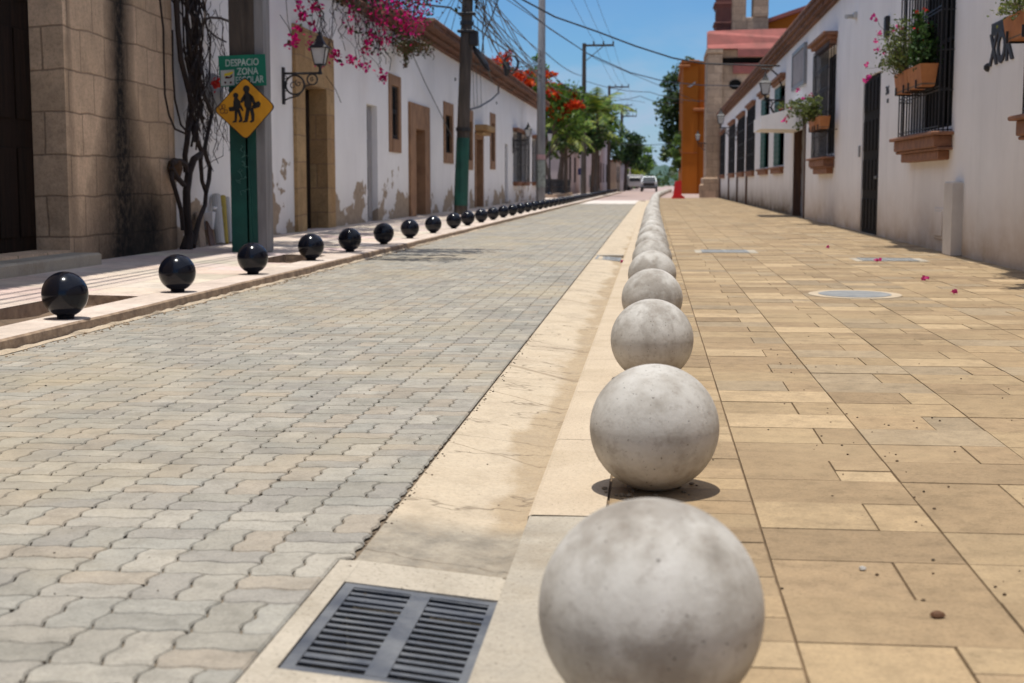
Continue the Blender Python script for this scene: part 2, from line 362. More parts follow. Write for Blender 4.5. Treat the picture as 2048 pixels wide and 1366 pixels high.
# concrete spheres
def m_ball():
    m, nt, b, v = base('cast concrete sphere', .78, 0, .3)
    oi = nt.nodes.new('ShaderNodeObjectInfo'); k = math_(nt, 'MULTIPLY', oi.outputs['Random'], 41.0)
    cb = nt.nodes.new('ShaderNodeCombineXYZ'); [nt.links.new(k, cb.inputs[i]) for i in range(3)]
    va = nt.nodes.new('ShaderNodeVectorMath'); va.operation = 'ADD'; nt.links.new(v, va.inputs[0]); nt.links.new(cb.outputs[0], va.inputs[1]); w = va.outputs[0]
    c = ramp(nt, noise(nt, w, 7, 7, .62), [(.26, (.25, .225, .19)), (.40, (.40, .37, .325)), (.53, (.50, .475, .43)), (.72, (.58, .555, .51))])
    bl = ramp(nt, noise(nt, w, 4.2, 6, .6), [(.52, (0, 0, 0)), (.63, (.62, .62, .62))])
    c = mixc(nt, bl, c, (.23, .20, .165))
    c = mixc(nt, ramp(nt, noise(nt, w, 26, 8, .72), [(.53, (0, 0, 0)), (.72, (.55, .55, .55))]), c, (.22, .18, .145))
    sm = noise(nt, v, 11, 5, .65); s3 = nt.nodes.new('ShaderNodeSeparateXYZ'); nt.links.new(v, s3.inputs[0])
    shade_band = math_(nt, 'ABSOLUTE', math_(nt, 'ADD', s3.outputs[2], math_(nt, 'MULTIPLY', math_(nt, 'SUBTRACT', sm, .5), .02)))  # dark belt painted at mid height, imitating a band left by lighting
    sf = ramp(nt, math_(nt, 'MULTIPLY', shade_band, 10.0), [(.0, (.22, .22, .22)), (.10, (0, 0, 0))])
    c = mixc(nt, math_(nt, 'MULTIPLY', sf, sm), c, (.15, .12, .10))
    low_shade = nt.nodes.new('ShaderNodeMapRange'); low_shade.inputs[1].default_value = -.20; low_shade.inputs[2].default_value = -.06; low_shade.inputs[3].default_value = .75; low_shade.inputs[4].default_value = 0  # brown mixed in low down for the shaded, bounce-lit underside
    nt.links.new(s3.outputs[2], low_shade.inputs[0]); c = mixc(nt, math_(nt, 'MULTIPLY', low_shade.outputs[0], noise(nt, w, 6, 6, .7)), c, (.22, .16, .105))
    pit = ramp(nt, noise(nt, w, 95, 2, .5), [(.69, (0, 0, 0)), (.73, (1, 1, 1))])
    c = mixc(nt, math_(nt, 'MULTIPLY', pit, .7), c, (.07, .06, .05))
    nt.links.new(c, b.inputs['Base Color'])
    bump(nt, b, math_(nt, 'SUBTRACT', noise(nt, w, 50, 7, .65), math_(nt, 'MULTIPLY', pit, .8)), .30, .006)
    return m
M['ball'] = m_ball()
# paving
def m_paver(name, tanc, dustc, dustk, fine, darkj):
    m, nt, b, v = base(name, .88, 0, .25)
    f = noise(nt, v, fine, 6, .7)
    c = mixc(nt, 1.0, attr(nt), ramp(nt, f, [(.28, (.72, .72, .71)), (.5, (1, 1, 1)), (.75, (1.18, 1.17, 1.15))]), 'MULTIPLY')
    c = mixc(nt, 1.0, c, ramp(nt, noise(nt, v, 85, 5, .8), [(.28, (.72, .71, .69)), (.5, (1, 1, 1)), (.72, (1.15, 1.15, 1.14))]), 'MULTIPLY')
    c = mixc(nt, ramp(nt, noise(nt, v, .55, 5, .6), [(.48, (0, 0, 0)), (.68, (dustk,) * 3)]), c, dustc)
    c = mixc(nt, ramp(nt, noise(nt, v, 2.7, 7, .65), [(.52, (0, 0, 0)), (.78, (.5, .5, .5))]), c, tanc)
    c = mixc(nt, ramp(nt, noise(nt, v, 1.3, 8, .72), [(.50, (0, 0, 0)), (.72, (.45, .45, .45))]), c, tuple(q * .55 for q in tanc))
    sp = ramp(nt, noise(nt, v, 140, 3, .6), [(.63, (0, 0, 0)), (.70, (.75, .75, .75))])
    c = mixc(nt, sp, c, darkj)
    nt.links.new(c, b.inputs['Base Color']); bump(nt, b, math_(nt, 'SUBTRACT', noise(nt, v, 120, 5, .7), sp), .35, .004)
    return m
M['road'] = m_paver('interlocking road pavers', (.25, .235, .20), (.42, .345, .225), .55, 9, (.08, .07, .055))
M['pave'] = m_paver('tan paving slabs', (.25, .18, .105), (.42, .315, .185), .5, 12, (.14, .10, .065))
M['joint'] = mat('dark sand joint', (.24, .18, .115), (.12, .088, .058), 14, .95, .5, 60)
M['joint_tan'] = mat('tan sand joint', (.24, .165, .095), (.10, .068, .04), 9, .95, .5, 60)
def m_conc(name, c1, c2, stain, sk=.5):
    m, nt, b, v = base(name, .88, 0, .25)
    c = ramp(nt, noise(nt, v, 3.2, 9, .68), [(.30, c1), (.52, tuple((p + q) / 2 for p, q in zip(c1, c2))), (.72, c2)])
    c = mixc(nt, ramp(nt, noise(nt, v, 1.9, 9, .72), [(.50, (0, 0, 0)), (.70, (sk,) * 3)]), c, stain)
    c = mixc(nt, 1.0, c, ramp(nt, noise(nt, v, 75, 5, .8), [(.3, (.80, .79, .77)), (.5, (1, 1, 1)), (.7, (1.10, 1.10, 1.09))]), 'MULTIPLY')
    sp = ramp(nt, noise(nt, v, 120, 3, .6), [(.64, (0, 0, 0)), (.70, (.8, .8, .8))])
    c = mixc(nt, sp, c, tuple(q * .45 for q in stain))
    nt.links.new(c, b.inputs['Base Color'])
    bump(nt, b, math_(nt, 'SUBTRACT', math_(nt, 'ADD', noise(nt, v, 60, 6, .7), math_(nt, 'MULTIPLY', noise(nt, v, 9, 5, .6), 1.4)), sp), .7, .005)
    return m
M['collar'] = m_conc('pale trowelled concrete', (.52, .46, .37), (.38, .335, .265), (.26, .215, .15), .7)
def m_gutter():
    m, nt, b, v = base('trowelled gutter concrete', .85, 0, .25)
    s3 = nt.nodes.new('ShaderNodeSeparateXYZ'); nt.links.new(v, s3.inputs[0])
    c = ramp(nt, noise(nt, v, 1.6, 8, .62), [(.3, (.50, .405, .29)), (.5, (.57, .475, .35)), (.7, (.46, .375, .275))])
    sk = noise(nt, v, 2.3, 7, .6, (1.0, .45, 1))
    mrx = nt.nodes.new('ShaderNodeMapRange'); mrx.inputs[1].default_value = -.66; mrx.inputs[2].default_value = -.44; mrx.inputs[3].default_value = -.28; mrx.inputs[4].default_value = .16
    nt.links.new(s3.outputs[0], mrx.inputs[0])
    silt = ramp(nt, math_(nt, 'ADD', sk, mrx.outputs[0]), [(.49, (0, 0, 0)), (.60, (.85, .85, .85))])
    c = mixc(nt, silt, c, ramp(nt, noise(nt, v, 8, 6, .6), [(.3, (.45, .345, .22)), (.7, (.37, .28, .18))]))
    # grey older pour near the grating
    yr = nt.nodes.new('ShaderNodeMapRange'); yr.inputs[1].default_value = 3.98; yr.inputs[2].default_value = 4.16; yr.inputs[3].default_value = 1; yr.inputs[4].default_value = 0
    wy = math_(nt, 'ADD', s3.outputs[1], math_(nt, 'MULTIPLY', noise(nt, v, 3, 4), .25)); nt.links.new(wy, yr.inputs[0])
    gr = ramp(nt, noise(nt, v, 11, 8, .7), [(.38, (.22, .20, .165)), (.6, (.36, .32, .255))])
    c = mixc(nt, math_(nt, 'MULTIPLY', yr.outputs[0], .85), c, gr)
    c = mixc(nt, ramp(nt, noise(nt, v, 70, 4, .7), [(.62, (0, 0, 0)), (.70, (.6, .6, .6))]), c, (.22, .17, .12))
    c = mixc(nt, 1.0, c, ramp(nt, noise(nt, v, 60, 6, .8), [(.3, (.78, .76, .73)), (.5, (1, 1, 1)), (.7, (1.10, 1.10, 1.08))]), 'MULTIPLY')
    blt = ramp(nt, noise(nt, v, 5.5, 8, .7, (1, .6, 1)), [(.50, (0, 0, 0)), (.70, (.55, .55, .55))])
    c = mixc(nt, blt, c, (.36, .29, .205))
    for (yc, tw, sl) in ((7.2, .05, .9), (6.3, .015, .8), (11.5, .03, .9), (5.0, .012, .7)):
        q = math_(nt, 'ADD', math_(nt, 'SUBTRACT', s3.outputs[1], yc), math_(nt, 'MULTIPLY', s3.outputs[0], sl)); q = math_(nt, 'ADD', q, math_(nt, 'MULTIPLY', math_(nt, 'SUBTRACT', noise(nt, v, 6, 4), .5), .12))
        bf = math_(nt, 'SUBTRACT', 1.0, math_(nt, 'DIVIDE', math_(nt, 'ABSOLUTE', math_(nt, 'ADD', q, .55 * sl)), tw), True)
        c = mixc(nt, math_(nt, 'MULTIPLY', bf, .6), c, (.20, .145, .09))
    ck = math_(nt, 'ABSOLUTE', math_(nt, 'SUBTRACT', noise(nt, v, 1.5, 5, .6, (.5, 1.2, 1)), .5))
    ckf = ramp(nt, ck, [(.0, (.7, .7, .7)), (.006, (0, 0, 0))])
    c = mixc(nt, ckf, c, (.16, .12, .08))
    hg = math_(nt, 'SUBTRACT', math_(nt, 'ADD', noise(nt, v, 45, 8, .7), math_(nt, 'MULTIPLY', noise(nt, v, 7, 6, .65), 2.2)), ckf)
    nt.links.new(c, b.inputs['Base Color']); bump(nt, b, hg, .8, .008)
    return m
M['gutter'] = m_gutter()
M['kerb'] = m_conc('pale kerb concrete', (.58, .475, .345), (.49, .395, .285), (.36, .28, .18), .5)
M['kerb_grey'] = m_conc('grey kerb concrete', (.46, .405, .32), (.34, .305, .25), (.27, .22, .155), .7)
M['slab'] = m_paver('pale pink stone slabs', (.56, .45, .37), (.70, .60, .52), .5, 7, (.25, .18, .14))
M['lefthole'] = M['dirt']
M['stripe'] = mat('worn white crossing paint', (.70, .63, .56), (.60, .54, .48), 2, .8)
M['pinkroad'] = mat('pink far paving', (.42, .31, .27), (.36, .27, .24), .8, .9)
M['ground'] = mat('dusty earth', (.27, .20, .14), (.20, .15, .10), .6, .95)

# ------------------------------------------------------------------ ground, road, pavements
def xg(Y): return -.760 - .0048 * (Y - 4)           # road / gutter joint
def xk(Y): return -.372 - .0048 * (Y - 4)           # gutter / kerb joint
def xb(Y): return -.140 - .0045 * (Y - 4)
XL = -3.64                                            # left kerb face

g = MB(); g.box(-400, 400, -60, 3000, -1.2, -.7)
tag(g.build('ground', M['ground']), kind='structure')

def wav(t, A=.0062, P=.11):                            # trapezoid zig-zag edge of the interlocking pavers
    u = (t / P) % 1.0; q = abs(u * 2 - 1) * 2 - 1     # triangle -1..1
    return A * max(-1, min(1, q * 1.9))
def build_road():
    mb = MB(); c = .22; cols = [(.335, .310, .265), (.315, .295, .25), (.355, .33, .28), (.295, .275, .24), (.35, .305, .245), (.32, .305, .265), (.38, .35, .295)]
    def paver(x0, x1, y0, y1, wavy):
        if x1 < XL + .01 or x0 > xg(y0) - .02: return
        gx = .0018 if wavy else .004
        col = random.choice(cols); k = random.uniform(.94, 1.05); col = tuple(q * k for q in col)
        z = random.uniform(-.0012, .0012); tx = random.uniform(-.005, .005); ty = random.uniform(-.005, .005)
        nx = 10 if x1 - x0 > .15 else 5; ny = 10 if y1 - y0 > .15 else 5
        if y0 > 12: nx = (nx + 1) // 2; ny = (ny + 1) // 2
        if not wavy: nx = ny = 1
        pts = []
        for i in range(nx): pts.append((x0 + (x1 - x0) * i / nx, y0, 0, -1))
        for i in range(ny): pts.append((x1, y0 + (y1 - y0) * i / ny, 1, 0))
        for i in range(nx): pts.append((x1 - (x1 - x0) * i / nx, y1, 0, 1))
        for i in range(ny): pts.append((x0, y1 - (y1 - y0) * i / ny, -1, 0))
        cx, cy = (x0 + x1) / 2, (y0 + y1) / 2
        out = []; inn = []
        for (x, y, _, _) in pts:
            wx_ = wav(y) if wavy else 0; wy_ = wav(x + .03) if wavy else 0
            X_, Y_ = x + wx_, y + wy_
            for (lst, gap, dz) in ((out, gx, -.006), (inn, gx + .0042, 0)):
                qx = X_ + (gap if x < cx - 1e-6 and abs(x - x0) < 1e-6 else (-gap if abs(x - x1) < 1e-6 else 0))
                qy = Y_ + (gap if abs(y - y0) < 1e-6 else (-gap if abs(y - y1) < 1e-6 else 0))
                lim = -.792 if 2.385 < qy < 3.485 else xg(qy)
                qx = max(XL + .004 + (.006 if dz == 0 else 0), min(lim - .010 - (.006 if dz == 0 else 0), qx))
                lst.append((qx, qy, z + dz + (x - cx) * tx + (y - cy) * ty))
        n = len(pts)
        mb.mesh(out + inn, [tuple(range(n, 2 * n))] + [(i, (i + 1) % n, n + (i + 1) % n, n + i) for i in range(n)], col)
    j = 0; Y = 1.1
    while Y < 66:
        wavy = Y < 24
        i = 0; X = -3.85
        while X < -.55:
            if (i + j) % 2 == 0:
                paver(X, X + c, Y, Y + c / 2, wavy); paver(X, X + c, Y + c / 2, Y + c, wavy)
            else:
                paver(X, X + c / 2, Y, Y + c, wavy); paver(X + c / 2, X + c, Y, Y + c, wavy)
            X += c; i += 1
        Y += c; j += 1
    tag(mb.build('road', M['road']), kind='structure')
    b = MB(); b.face([(XL, -8, -.012), (xg(-8), -8, -.012), (xg(66), 66, -.012), (XL, 66, -.012)])
    tag(b.build('road_bedding', M['joint']), kind='structure')
build_road()
b = MB(); b.box(XL, xg(72), 65.2, 78.5, -.05, .0); tag(b.build('crossing_band', M['stripe']), kind='structure')
b = MB(); b.box(XL - .3, 1.6, 78.5, 420, -.05, -.002); tag(b.build('far_road', M['pinkroad']), kind='structure')

def build_gutter():
    mb = MB(); ys = [-8, 2.42, 3.46] + [4 + 1.0 * i for i in range(0, 75)]
    for a, c in zip(ys[:-1], ys[1:]):
        if a == 2.42: continue
        n = 4
        for i in range(n):
            def p(t, Y):
                x = xg(Y) + (xk(Y) - .03 - xg(Y)) * t; return (x, Y, -.004 - .038 * t ** 1.2)
            mb.face([p(i / n, a), p((i + 1) / n, a), p((i + 1) / n, c), p(i / n, c)])
        mb.face([(xk(a) - .03, a, -.042), (xk(a) + .0, a, -.036), (xk(c) + .0, c, -.036), (xk(c) - .03, c, -.042)])
        mb.face([(xg(a), a, -.05), (xg(a), a, -.004), (xg(c), c, -.004), (xg(c), c, -.05)])
    tag(mb.build('gutter', M['gutter']), kind='structure')
    k = MB()
    Y = 4.0
    while Y < 79:
        L = 1.22; c = Y + L - .005
        vs = [(xk(Y), Y, -.05), (xk(Y) + .008, Y, -.004), (xk(Y) + .02, Y, .001), (xb(Y) - .004, Y, .001)]
        ve = [(xk(c), c, -.05), (xk(c) + .008, c, -.004), (xk(c) + .02, c, .001), (xb(c) - .004, c, .001)]
        for i in range(3): k.face([vs[i], vs[i + 1], ve[i + 1], ve[i]])
        Y += L
    tag(k.build('kerb', M['kerb']), kind='structure')
    k = MB()
    for (a, c) in ((-8, 2.2), (2.205, 3.995)):
        vs = [(xk(a) + (.0), a, -.05), (xk(a) + .012, a, -.002), (xb(a) - .004, a, .0005)]
        ve = [(xk(c), c, -.05), (xk(c) + .012, c, -.002), (xb(c) - .004, c, .0005)]
        for i in range(2): k.face([vs[i], vs[i + 1], ve[i + 1], ve[i]])
    tag(k.build('kerb_patch', M['kerb_grey']), kind='structure')
build_gutter()

def build_pavement():
    mb = MB(); cols = [(.35, .25, .145), (.33, .237, .14), (.375, .272, .158), (.305, .218, .128), (.355, .26, .152), (.44, .325, .195), (.33, .255, .165)]
    edges = [-.14, .29, .78, 1.27, 1.76, 2.25, 2.74, 3.23, 3.72, 3.95]
    def slab(x0, x1, y0, y1, gl, gr):
        k = random.uniform(.88, 1.10); col = tuple(q * k for q in random.choice(cols)); dz = random.uniform(-.002, .002)
        gy = .0008; o = [(x0 + gl, y0 + gy), (x1 - gr, y0 + gy), (x1 - gr, y1 - gy), (x0 + gl, y1 - gy)]
        sgn = [(1, 1), (-1, 1), (-1, -1), (1, -1)]; e = .004
        sh = lambda x, y: x - .0045 * (y - 4) * max(0, 1 - x / 3.9)
        A = [(sh(x, y), y, -.010) for x, y in o]; e = .0022; B = [(sh(x, y) + e * s_[0], y + e * s_[1] * .6, dz) for (x, y), s_ in zip(o, sgn)]
        mb.mesh(A + B, [(4, 5, 6, 7), (0, 1, 5, 4), (1, 2, 6, 5), (2, 3, 7, 6), (3, 0, 4, 7)], col)
    h = .33
    for ci in range(len(edges) - 1):
        x0, x1 = edges[ci], edges[ci + 1]; Y = .28; r = ci % 2
        wide = x1 - x0 > .45
        while Y < 92:
            y1 = Y + h
            if 18.45 < y1 < 18.8: y1 = 18.52
            elif Y == 18.52: Y = 18.545; y1 = Y + h
            if r % 2 == 0 and wide:
                t = x0 + (x1 - x0) * (.66 if (r // 2 + ci) % 2 else .62)
                slab(x0, t, Y, y1, .0015, .0012)
                if random.random() < .3: slab(t, x1, Y, (Y + y1) / 2, .0012, .0015); slab(t, x1, (Y + y1) / 2, y1, .0012, .0015)
                else: slab(t, x1, Y, y1, .0012, .0015)
            elif not wide and random.random() < .5:
                slab(x0, x1, Y, (Y + y1) / 2, .002, .0015); slab(x0, x1, (Y + y1) / 2, y1, .002, .0015)
            else: slab(x0, x1, Y, y1, .0015, .0015)
            Y = y1; r += 1
    tag(mb.build('pavement', M['pave']), kind='structure')
    b = MB(); b.face([(-.16, -8, -.009), (4.1, -8, -.009), (4.1, 92, -.009), (-.56, 92, -.009)])
    tag(b.build('pavement_bedding', M['joint_tan']), kind='structure')
    b = MB(); b.box(-1.2, 9, 92, 420, -.06, -.004); tag(b.build('far_pavement', M['pinkroad']), kind='structure')
build_pavement()

def build_left_walk():
    # kerb strip with chipped edge, then slabs, with open tree pits between
    mb = MB(); cols = [(.60, .50, .42), (.64, .53, .45), (.56, .47, .395), (.66, .56, .48)]
    Y = -8.0
    side = MB()
    n = 0; prev = [XL + random.uniform(-.010, .006)]
    while Y < 140:
        L = .30 if Y < 30 else 1.2; c = Y + L
        e0 = prev[-1]; e1 = XL + random.uniform(-.016, .008); prev.append(e1)
        zt = .08
        mb.face([(-3.985, Y, zt), (e0 - .010, Y, zt), (e1 - .010, c, zt), (-3.985, c, zt)], cols[(n // 5) % 4])
        side.face([(e0 - .010, Y, zt), (e0 + .004, Y, zt - .012), (e1 + .004, c, zt - .012), (e1 - .010, c, zt)])
        side.face([(e0 + .004, Y, zt - .012), (e0 + .012, Y, -.05), (e1 + .012, c, -.05), (e1 + .004, c, zt - .012)])
        Y = c; n += 1
    pits = [(3.0, 10.62), (15.2, 16.9)]
    wz = lambda x: .08 + (.12 - .08) * ((-3.99 - x) / (6.15 - 3.99))
    for (xa, xc) in ((-4.50, -3.99), (-5.30, -4.504), (-6.30, -5.304)):
        Y = -8.0
        while Y < 140:
            c = Y + .60 - .004
            if xa == -4.50:
                hit = [p for p in pits if p[0] < c and p[1] > Y]
                if hit:
                    p = hit[0]
                    if Y < p[0]: c = p[0]
                    elif p[1] < c: Y = p[1]
                    else: Y += .60; continue
            col = tuple(q * random.uniform(.95, 1.05) for q in random.choice(cols))
            mb.face([(xa, Y, wz(xa)), (xc, Y, wz(xc)), (xc, c, wz(xc)), (xa, c, wz(xa))], col)
            Y = c + .004
    tag(mb.build('left_pavement', M['slab']), kind='structure')
    b = MB()
    for (a, c) in ((-8, 3.0), (10.62, 15.2), (16.9, 140)):
        b.face([(-6.3, a, .114), (-3.99, a, .070), (-3.99, c, .070), (-6.3, c, .114)])
    for (a, c) in ((3.0, 10.62), (15.2, 16.9)):
        b.face([(-6.3, a, .114), (-4.50, a, .085), (-4.50, c, .085), (-6.3, c, .114)])
    tag(b.build('left_pavement_bedding', M['joint_tan']), kind='structure')
    for (a, c) in ((3.0, 10.62), (15.2, 16.9)):     # rough sides of the open pits
        side.face([(-4.50, a, -.12), (-4.50, c, -.12), (-4.50, c, .086), (-4.50, a, .086)])
        side.face([(-3.985, a, -.12), (-3.985, c, -.12), (-3.985, c, .079), (-3.985, a, .079)])
        side.face([(-4.50, c, -.12), (-3.985, c, -.12), (-3.985, c, .079), (-4.50, c, .086)])
        side.face([(-4.50, a, -.12), (-3.985, a, -.12), (-3.985, a, .079), (-4.50, a, .086)])
    tag(side.build('left_kerb_face', M['curbside']), kind='structure')
    fm = MB(); Y = 1.0; pw = .05; ph = .028
    while Y < 75:
        L = .12 if Y < 25 else .6; w_ = random.uniform(.012, .040); h_ = random.uniform(.008, .022)
        fm.face([(XL + .006, Y, ph + .004), (XL + pw, Y, .0035), (XL + w_, Y + L, .0035), (XL + .006, Y + L, h_ + .004)]); pw, ph = w_, h_; Y += L
    tag(fm.build('mortar_fillet', M['kerb']), kind='structure')
    s = MB(); 
    for (a, c) in ((3.0, 10.62), (15.2, 16.9)):
        N = 22; K = 5; zz = [[-.005 + random.uniform(-.02, .025) for _ in range(K + 1)] for _ in range(N + 1)]
        for i in range(N):
            for j in range(K):
                q = lambda i_, j_: (-4.52 + .55 * j_ / K, a - .02 + (c - a + .04) * i_ / N, zz[i_][j_])
                s.face([q(i, j), q(i, j + 1), q(i + 1, j + 1), q(i + 1, j)])
    tag(s.build('pit_soil', M['dirt']), kind='structure')
build_left_walk()

# ------------------------------------------------------------------ drain grate and covers
def gz(x): t = (x - xg(3)) / (xk(3) - .03 - xg(3)); return -.004 - .038 * max(0, min(1, t)) ** 1.2
def plate_with_slots(xs0, xs1, ys0, ys1, cols_, nrow, zf, z_t, slot, rim, mid):
    mb = MB()
    def bx(x0, x1, y0, y1, dz=0, th=None):
        vs = [(x, y, zf(x) + z + dz) for z in (-(th or z_t), 0) for y in (y0, y1) for x in (x0, x1)]
        mb.mesh(vs, [(0, 2, 3, 1), (4, 5, 7, 6), (0, 1, 5, 4), (2, 6, 7, 3), (0, 4, 6, 2), (1, 3, 7, 5)])
    bx(xs0, xs0 + rim, ys0, ys1); bx(xs1 - rim, xs1, ys0, ys1)
    bx(xs0 + rim, xs1 - rim, ys0, ys0 + rim); bx(xs0 + rim, xs1 - rim, ys1 - rim, ys1)
    wI = (xs1 - xs0 - 2 * rim - mid * (cols_ - 1)) / cols_
    bars = []
    for c in range(cols_ - 1):
        xa = xs0 + rim + (c + 1) * wI + c * mid; bx(xa, xa + mid, ys0 + rim, ys1 - rim)
    pitch = (ys1 - ys0 - 2 * rim) / nrow
    for c in range(cols_):
        xa = xs0 + rim + c * (wI + mid)
        for r in range(nrow + 1):
            yc = ys0 + rim + r * pitch; hw = (pitch - slot) / 2 * (1.7 if r in (nrow - 2, 2) else 1)
            y0 = max(ys0 + rim, yc - hw); y1 = min(ys1 - rim, yc + hw)
            bx(xa, xa + wI, y0, y1, -.003, .003)
    return mb
t = thing('drain_grate', (-.55, 2.92, -.02), 'dark slotted iron drain grate in the gutter beside the nearest concrete ball', 'drain grate')
plate_with_slots(-.738, -.362, 2.665, 3.275, 2, 14, gz, .045, .0250, .026, .045).build('grate', M['steel'], t)
c = MB()
def collar_box(x0, x1, y0, y1):
    vs = [(x, y, zz_) for y in (y0, y1) for x, zz_ in ((x0, gz(x0) + .002), (x1, gz(x1) + .002), (x1, -.35), (x0, -.35))]
    c.mesh(vs, [(0, 1, 2, 3), (4, 7, 6, 5), (0, 4, 5, 1), (1, 5, 6, 2), (2, 6, 7, 3), (3, 7, 4, 0)])
collar_box(-.796, -.742, 2.40, 3.47); collar_box(-.7415, -.3585, 3.279, 3.47); collar_box(-.7415, -.3585, 2.40, 2.661); collar_box(-.358, -.352, 2.40, 3.47)
c.build('concrete_collar', M['collar'], t)
c = MB(); c.box(-.75, -.35, 2.5, 3.4, -.40, -.355); c.build('sump', M['dark'], t)  # sump floor coloured near black to stand for the shade below the slots
t = thing('drain_grate', (-.62, 18.4, -.02), 'small pale drain grate in the gutter further up the street', 'drain grate')
plate_with_slots(-.80, -.48, 18.05, 18.85, 2, 12, lambda x: -.004 - (x + .80) * .08, .02, .02, .03, .04).build('grate', M['cover'], t)
c = MB(); c.box(-.83, -.46, 18.88, 19.15, -.05, -.0); c.build('concrete_collar', M['collar'], t)
t = thing('manhole_cover', (1.68, 12.4, 0), 'round grey manhole cover in a pale concrete ring on the tan pavement', 'manhole cover')
def disc(r0, r1, z, n=56):
    m_ = MB(); c0 = (1.68, 12.4)
    for i in range(n):
        a, b_ = 2 * math.pi * i / n, 2 * math.pi * (i + 1) / n
        P = lambda r, q: (c0[0] + r * math.cos(q), c0[1] + r * math.sin(q) * 1.25, z)
        m_.face([P(r0, a), P(r1, a), P(r1, b_), P(r0, b_)] if r0 > 0 else [(c0[0], c0[1], z), P(r1, a), P(r1, b_)])
    return m_
disc(0, .305, .006).build('cover', M['cover'], t); disc(.305, .39, .0035).build('concrete_ring', M['kerb'], t)
for (x0, x1, y0, y1, lab) in ((.60, 1.24, 19.65, 20.45, 'rectangular slotted utility cover in the pavement beside the concrete balls'), (2.50, 3.17, 17.75, 18.40, 'rectangular grey utility cover in the pavement near the drain pipe on the wall')):
    t = thing('utility_cover', ((x0 + x1) / 2, (y0 + y1) / 2, 0), lab, 'utility cover')
    plate_with_slots(x0, x1, y0, y1, 2, 8, lambda x: .010, .006, .02, .04, .05).build('cover', M['cover'], t)
    c = MB(); c.box(x0 - .09, x1 + .12, y0 - .05, y1 + .05, -.004, .0032); c.build('concrete_ring', M['collar'], t)

# ------------------------------------------------------------------ bollard balls
def uv_sphere(mb, c, r, nu=48, nv=32, zcut=None):
    prof = []
    for i in range(nv + 1):
        a = -math.pi / 2 + math.pi * i / nv; q = r * math.cos(a); z = r * math.sin(a)
        prof.append((max(q, .0008), z if zcut is None else max(z, zcut)))
    mb.lathe(c, prof, nu)
def xball(Y):
    x = -.006 if Y < 5 else -.0055 * (Y - 1.5) * (1 if Y < 10 else 1) * .85
    x = max(x, -.17) if Y < 60 else -.17
    if Y > 78: x = -.17 + (Y - 78) ** 1.35 * .0042
    return x
ORD = ['', 'first', 'second', 'third', 'fourth', 'fifth', 'sixth', 'seventh', 'eighth', 'ninth', 'tenth', 'eleventh', 'twelfth', 'thirteenth', 'fourteenth', 'fifteenth', 'sixteenth', 'seventeenth', 'eighteenth']
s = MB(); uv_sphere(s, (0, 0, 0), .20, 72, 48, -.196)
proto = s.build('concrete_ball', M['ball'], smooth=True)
ys = [2.475, 4.38]; Y = 6.88
while Y < 150: ys.append(Y); Y += 2.48
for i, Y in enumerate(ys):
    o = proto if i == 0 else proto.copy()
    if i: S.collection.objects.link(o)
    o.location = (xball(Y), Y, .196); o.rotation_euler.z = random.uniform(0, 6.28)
    if i == 0: lab = 'largest pale concrete ball at the bottom edge of the photo beside the drain grate'
    elif i == 1: lab = 'mottled grey concrete ball with its round shadow, second from the camera'
    elif i < 17: lab = '%s concrete ball from the camera along the kerb of the tan pavement' % ORD[i + 1]
    elif Y < 80: lab = 'distant concrete ball overlapping its neighbours where the row closes into one pale line'
    else: lab = 'tiny far concrete ball where the row bends right towards the red barrier'
    tag(o, lab, 'bollard', 'concrete balls along the right kerb')
    if Y < 14: o.scale = (1, 1, random.uniform(.985, 1.0))
s = MB(); prof = [(.055, -.158), (.055, -.140)]
for i in range(4, 33):
    a = -math.pi / 2 + math.pi * i / 32
    if .147 * math.sin(a) > -.139: prof.append((max(.147 * math.cos(a), .0008), .147 * math.sin(a)))
s.lathe((0, 0, 0), prof, 48)
bproto = s.build('black_ball', M['blackball'], smooth=True)
Y = 8.80; i = 0; jit = [0, 0, 0, .2, 0, 0, -.1, 0, .25, 0]
while Y < 138:
    o = bproto if i == 0 else bproto.copy()
    if i: S.collection.objects.link(o)
    yy = Y + (jit[i] if i < len(jit) else 0)
    o.location = (-3.80 - min(.0145 * (yy - 8.8), .105) - (.0 if yy < 60 else (yy - 60) * .003), yy, .08 + .158)
    if i < 18: lab = '%s glossy black ball from the left edge of the photo along the left kerb' % ORD[i + 1]
    elif Y < 66: lab = 'small glossy black ball between the dark utility pole and the poster pole'
    else: lab = 'tiny far black ball in the closed line beyond the poster pole'
    tag(o, lab, 'bollard', 'glossy black balls along the left kerb')
    Y += 2.255; i += 1
for k, (x, y_) in enumerate(((-6.0, 90.), (-6.1, 80.5))):
    o = bproto.copy(); S.collection.objects.link(o); o.location = (x, y_, .30)
    tag(o, ['black ball standing apart by the dark railing behind the row', 'black ball beside the foot of the poster pole wall corner'][k], 'bollard', 'glossy black balls along the left kerb')
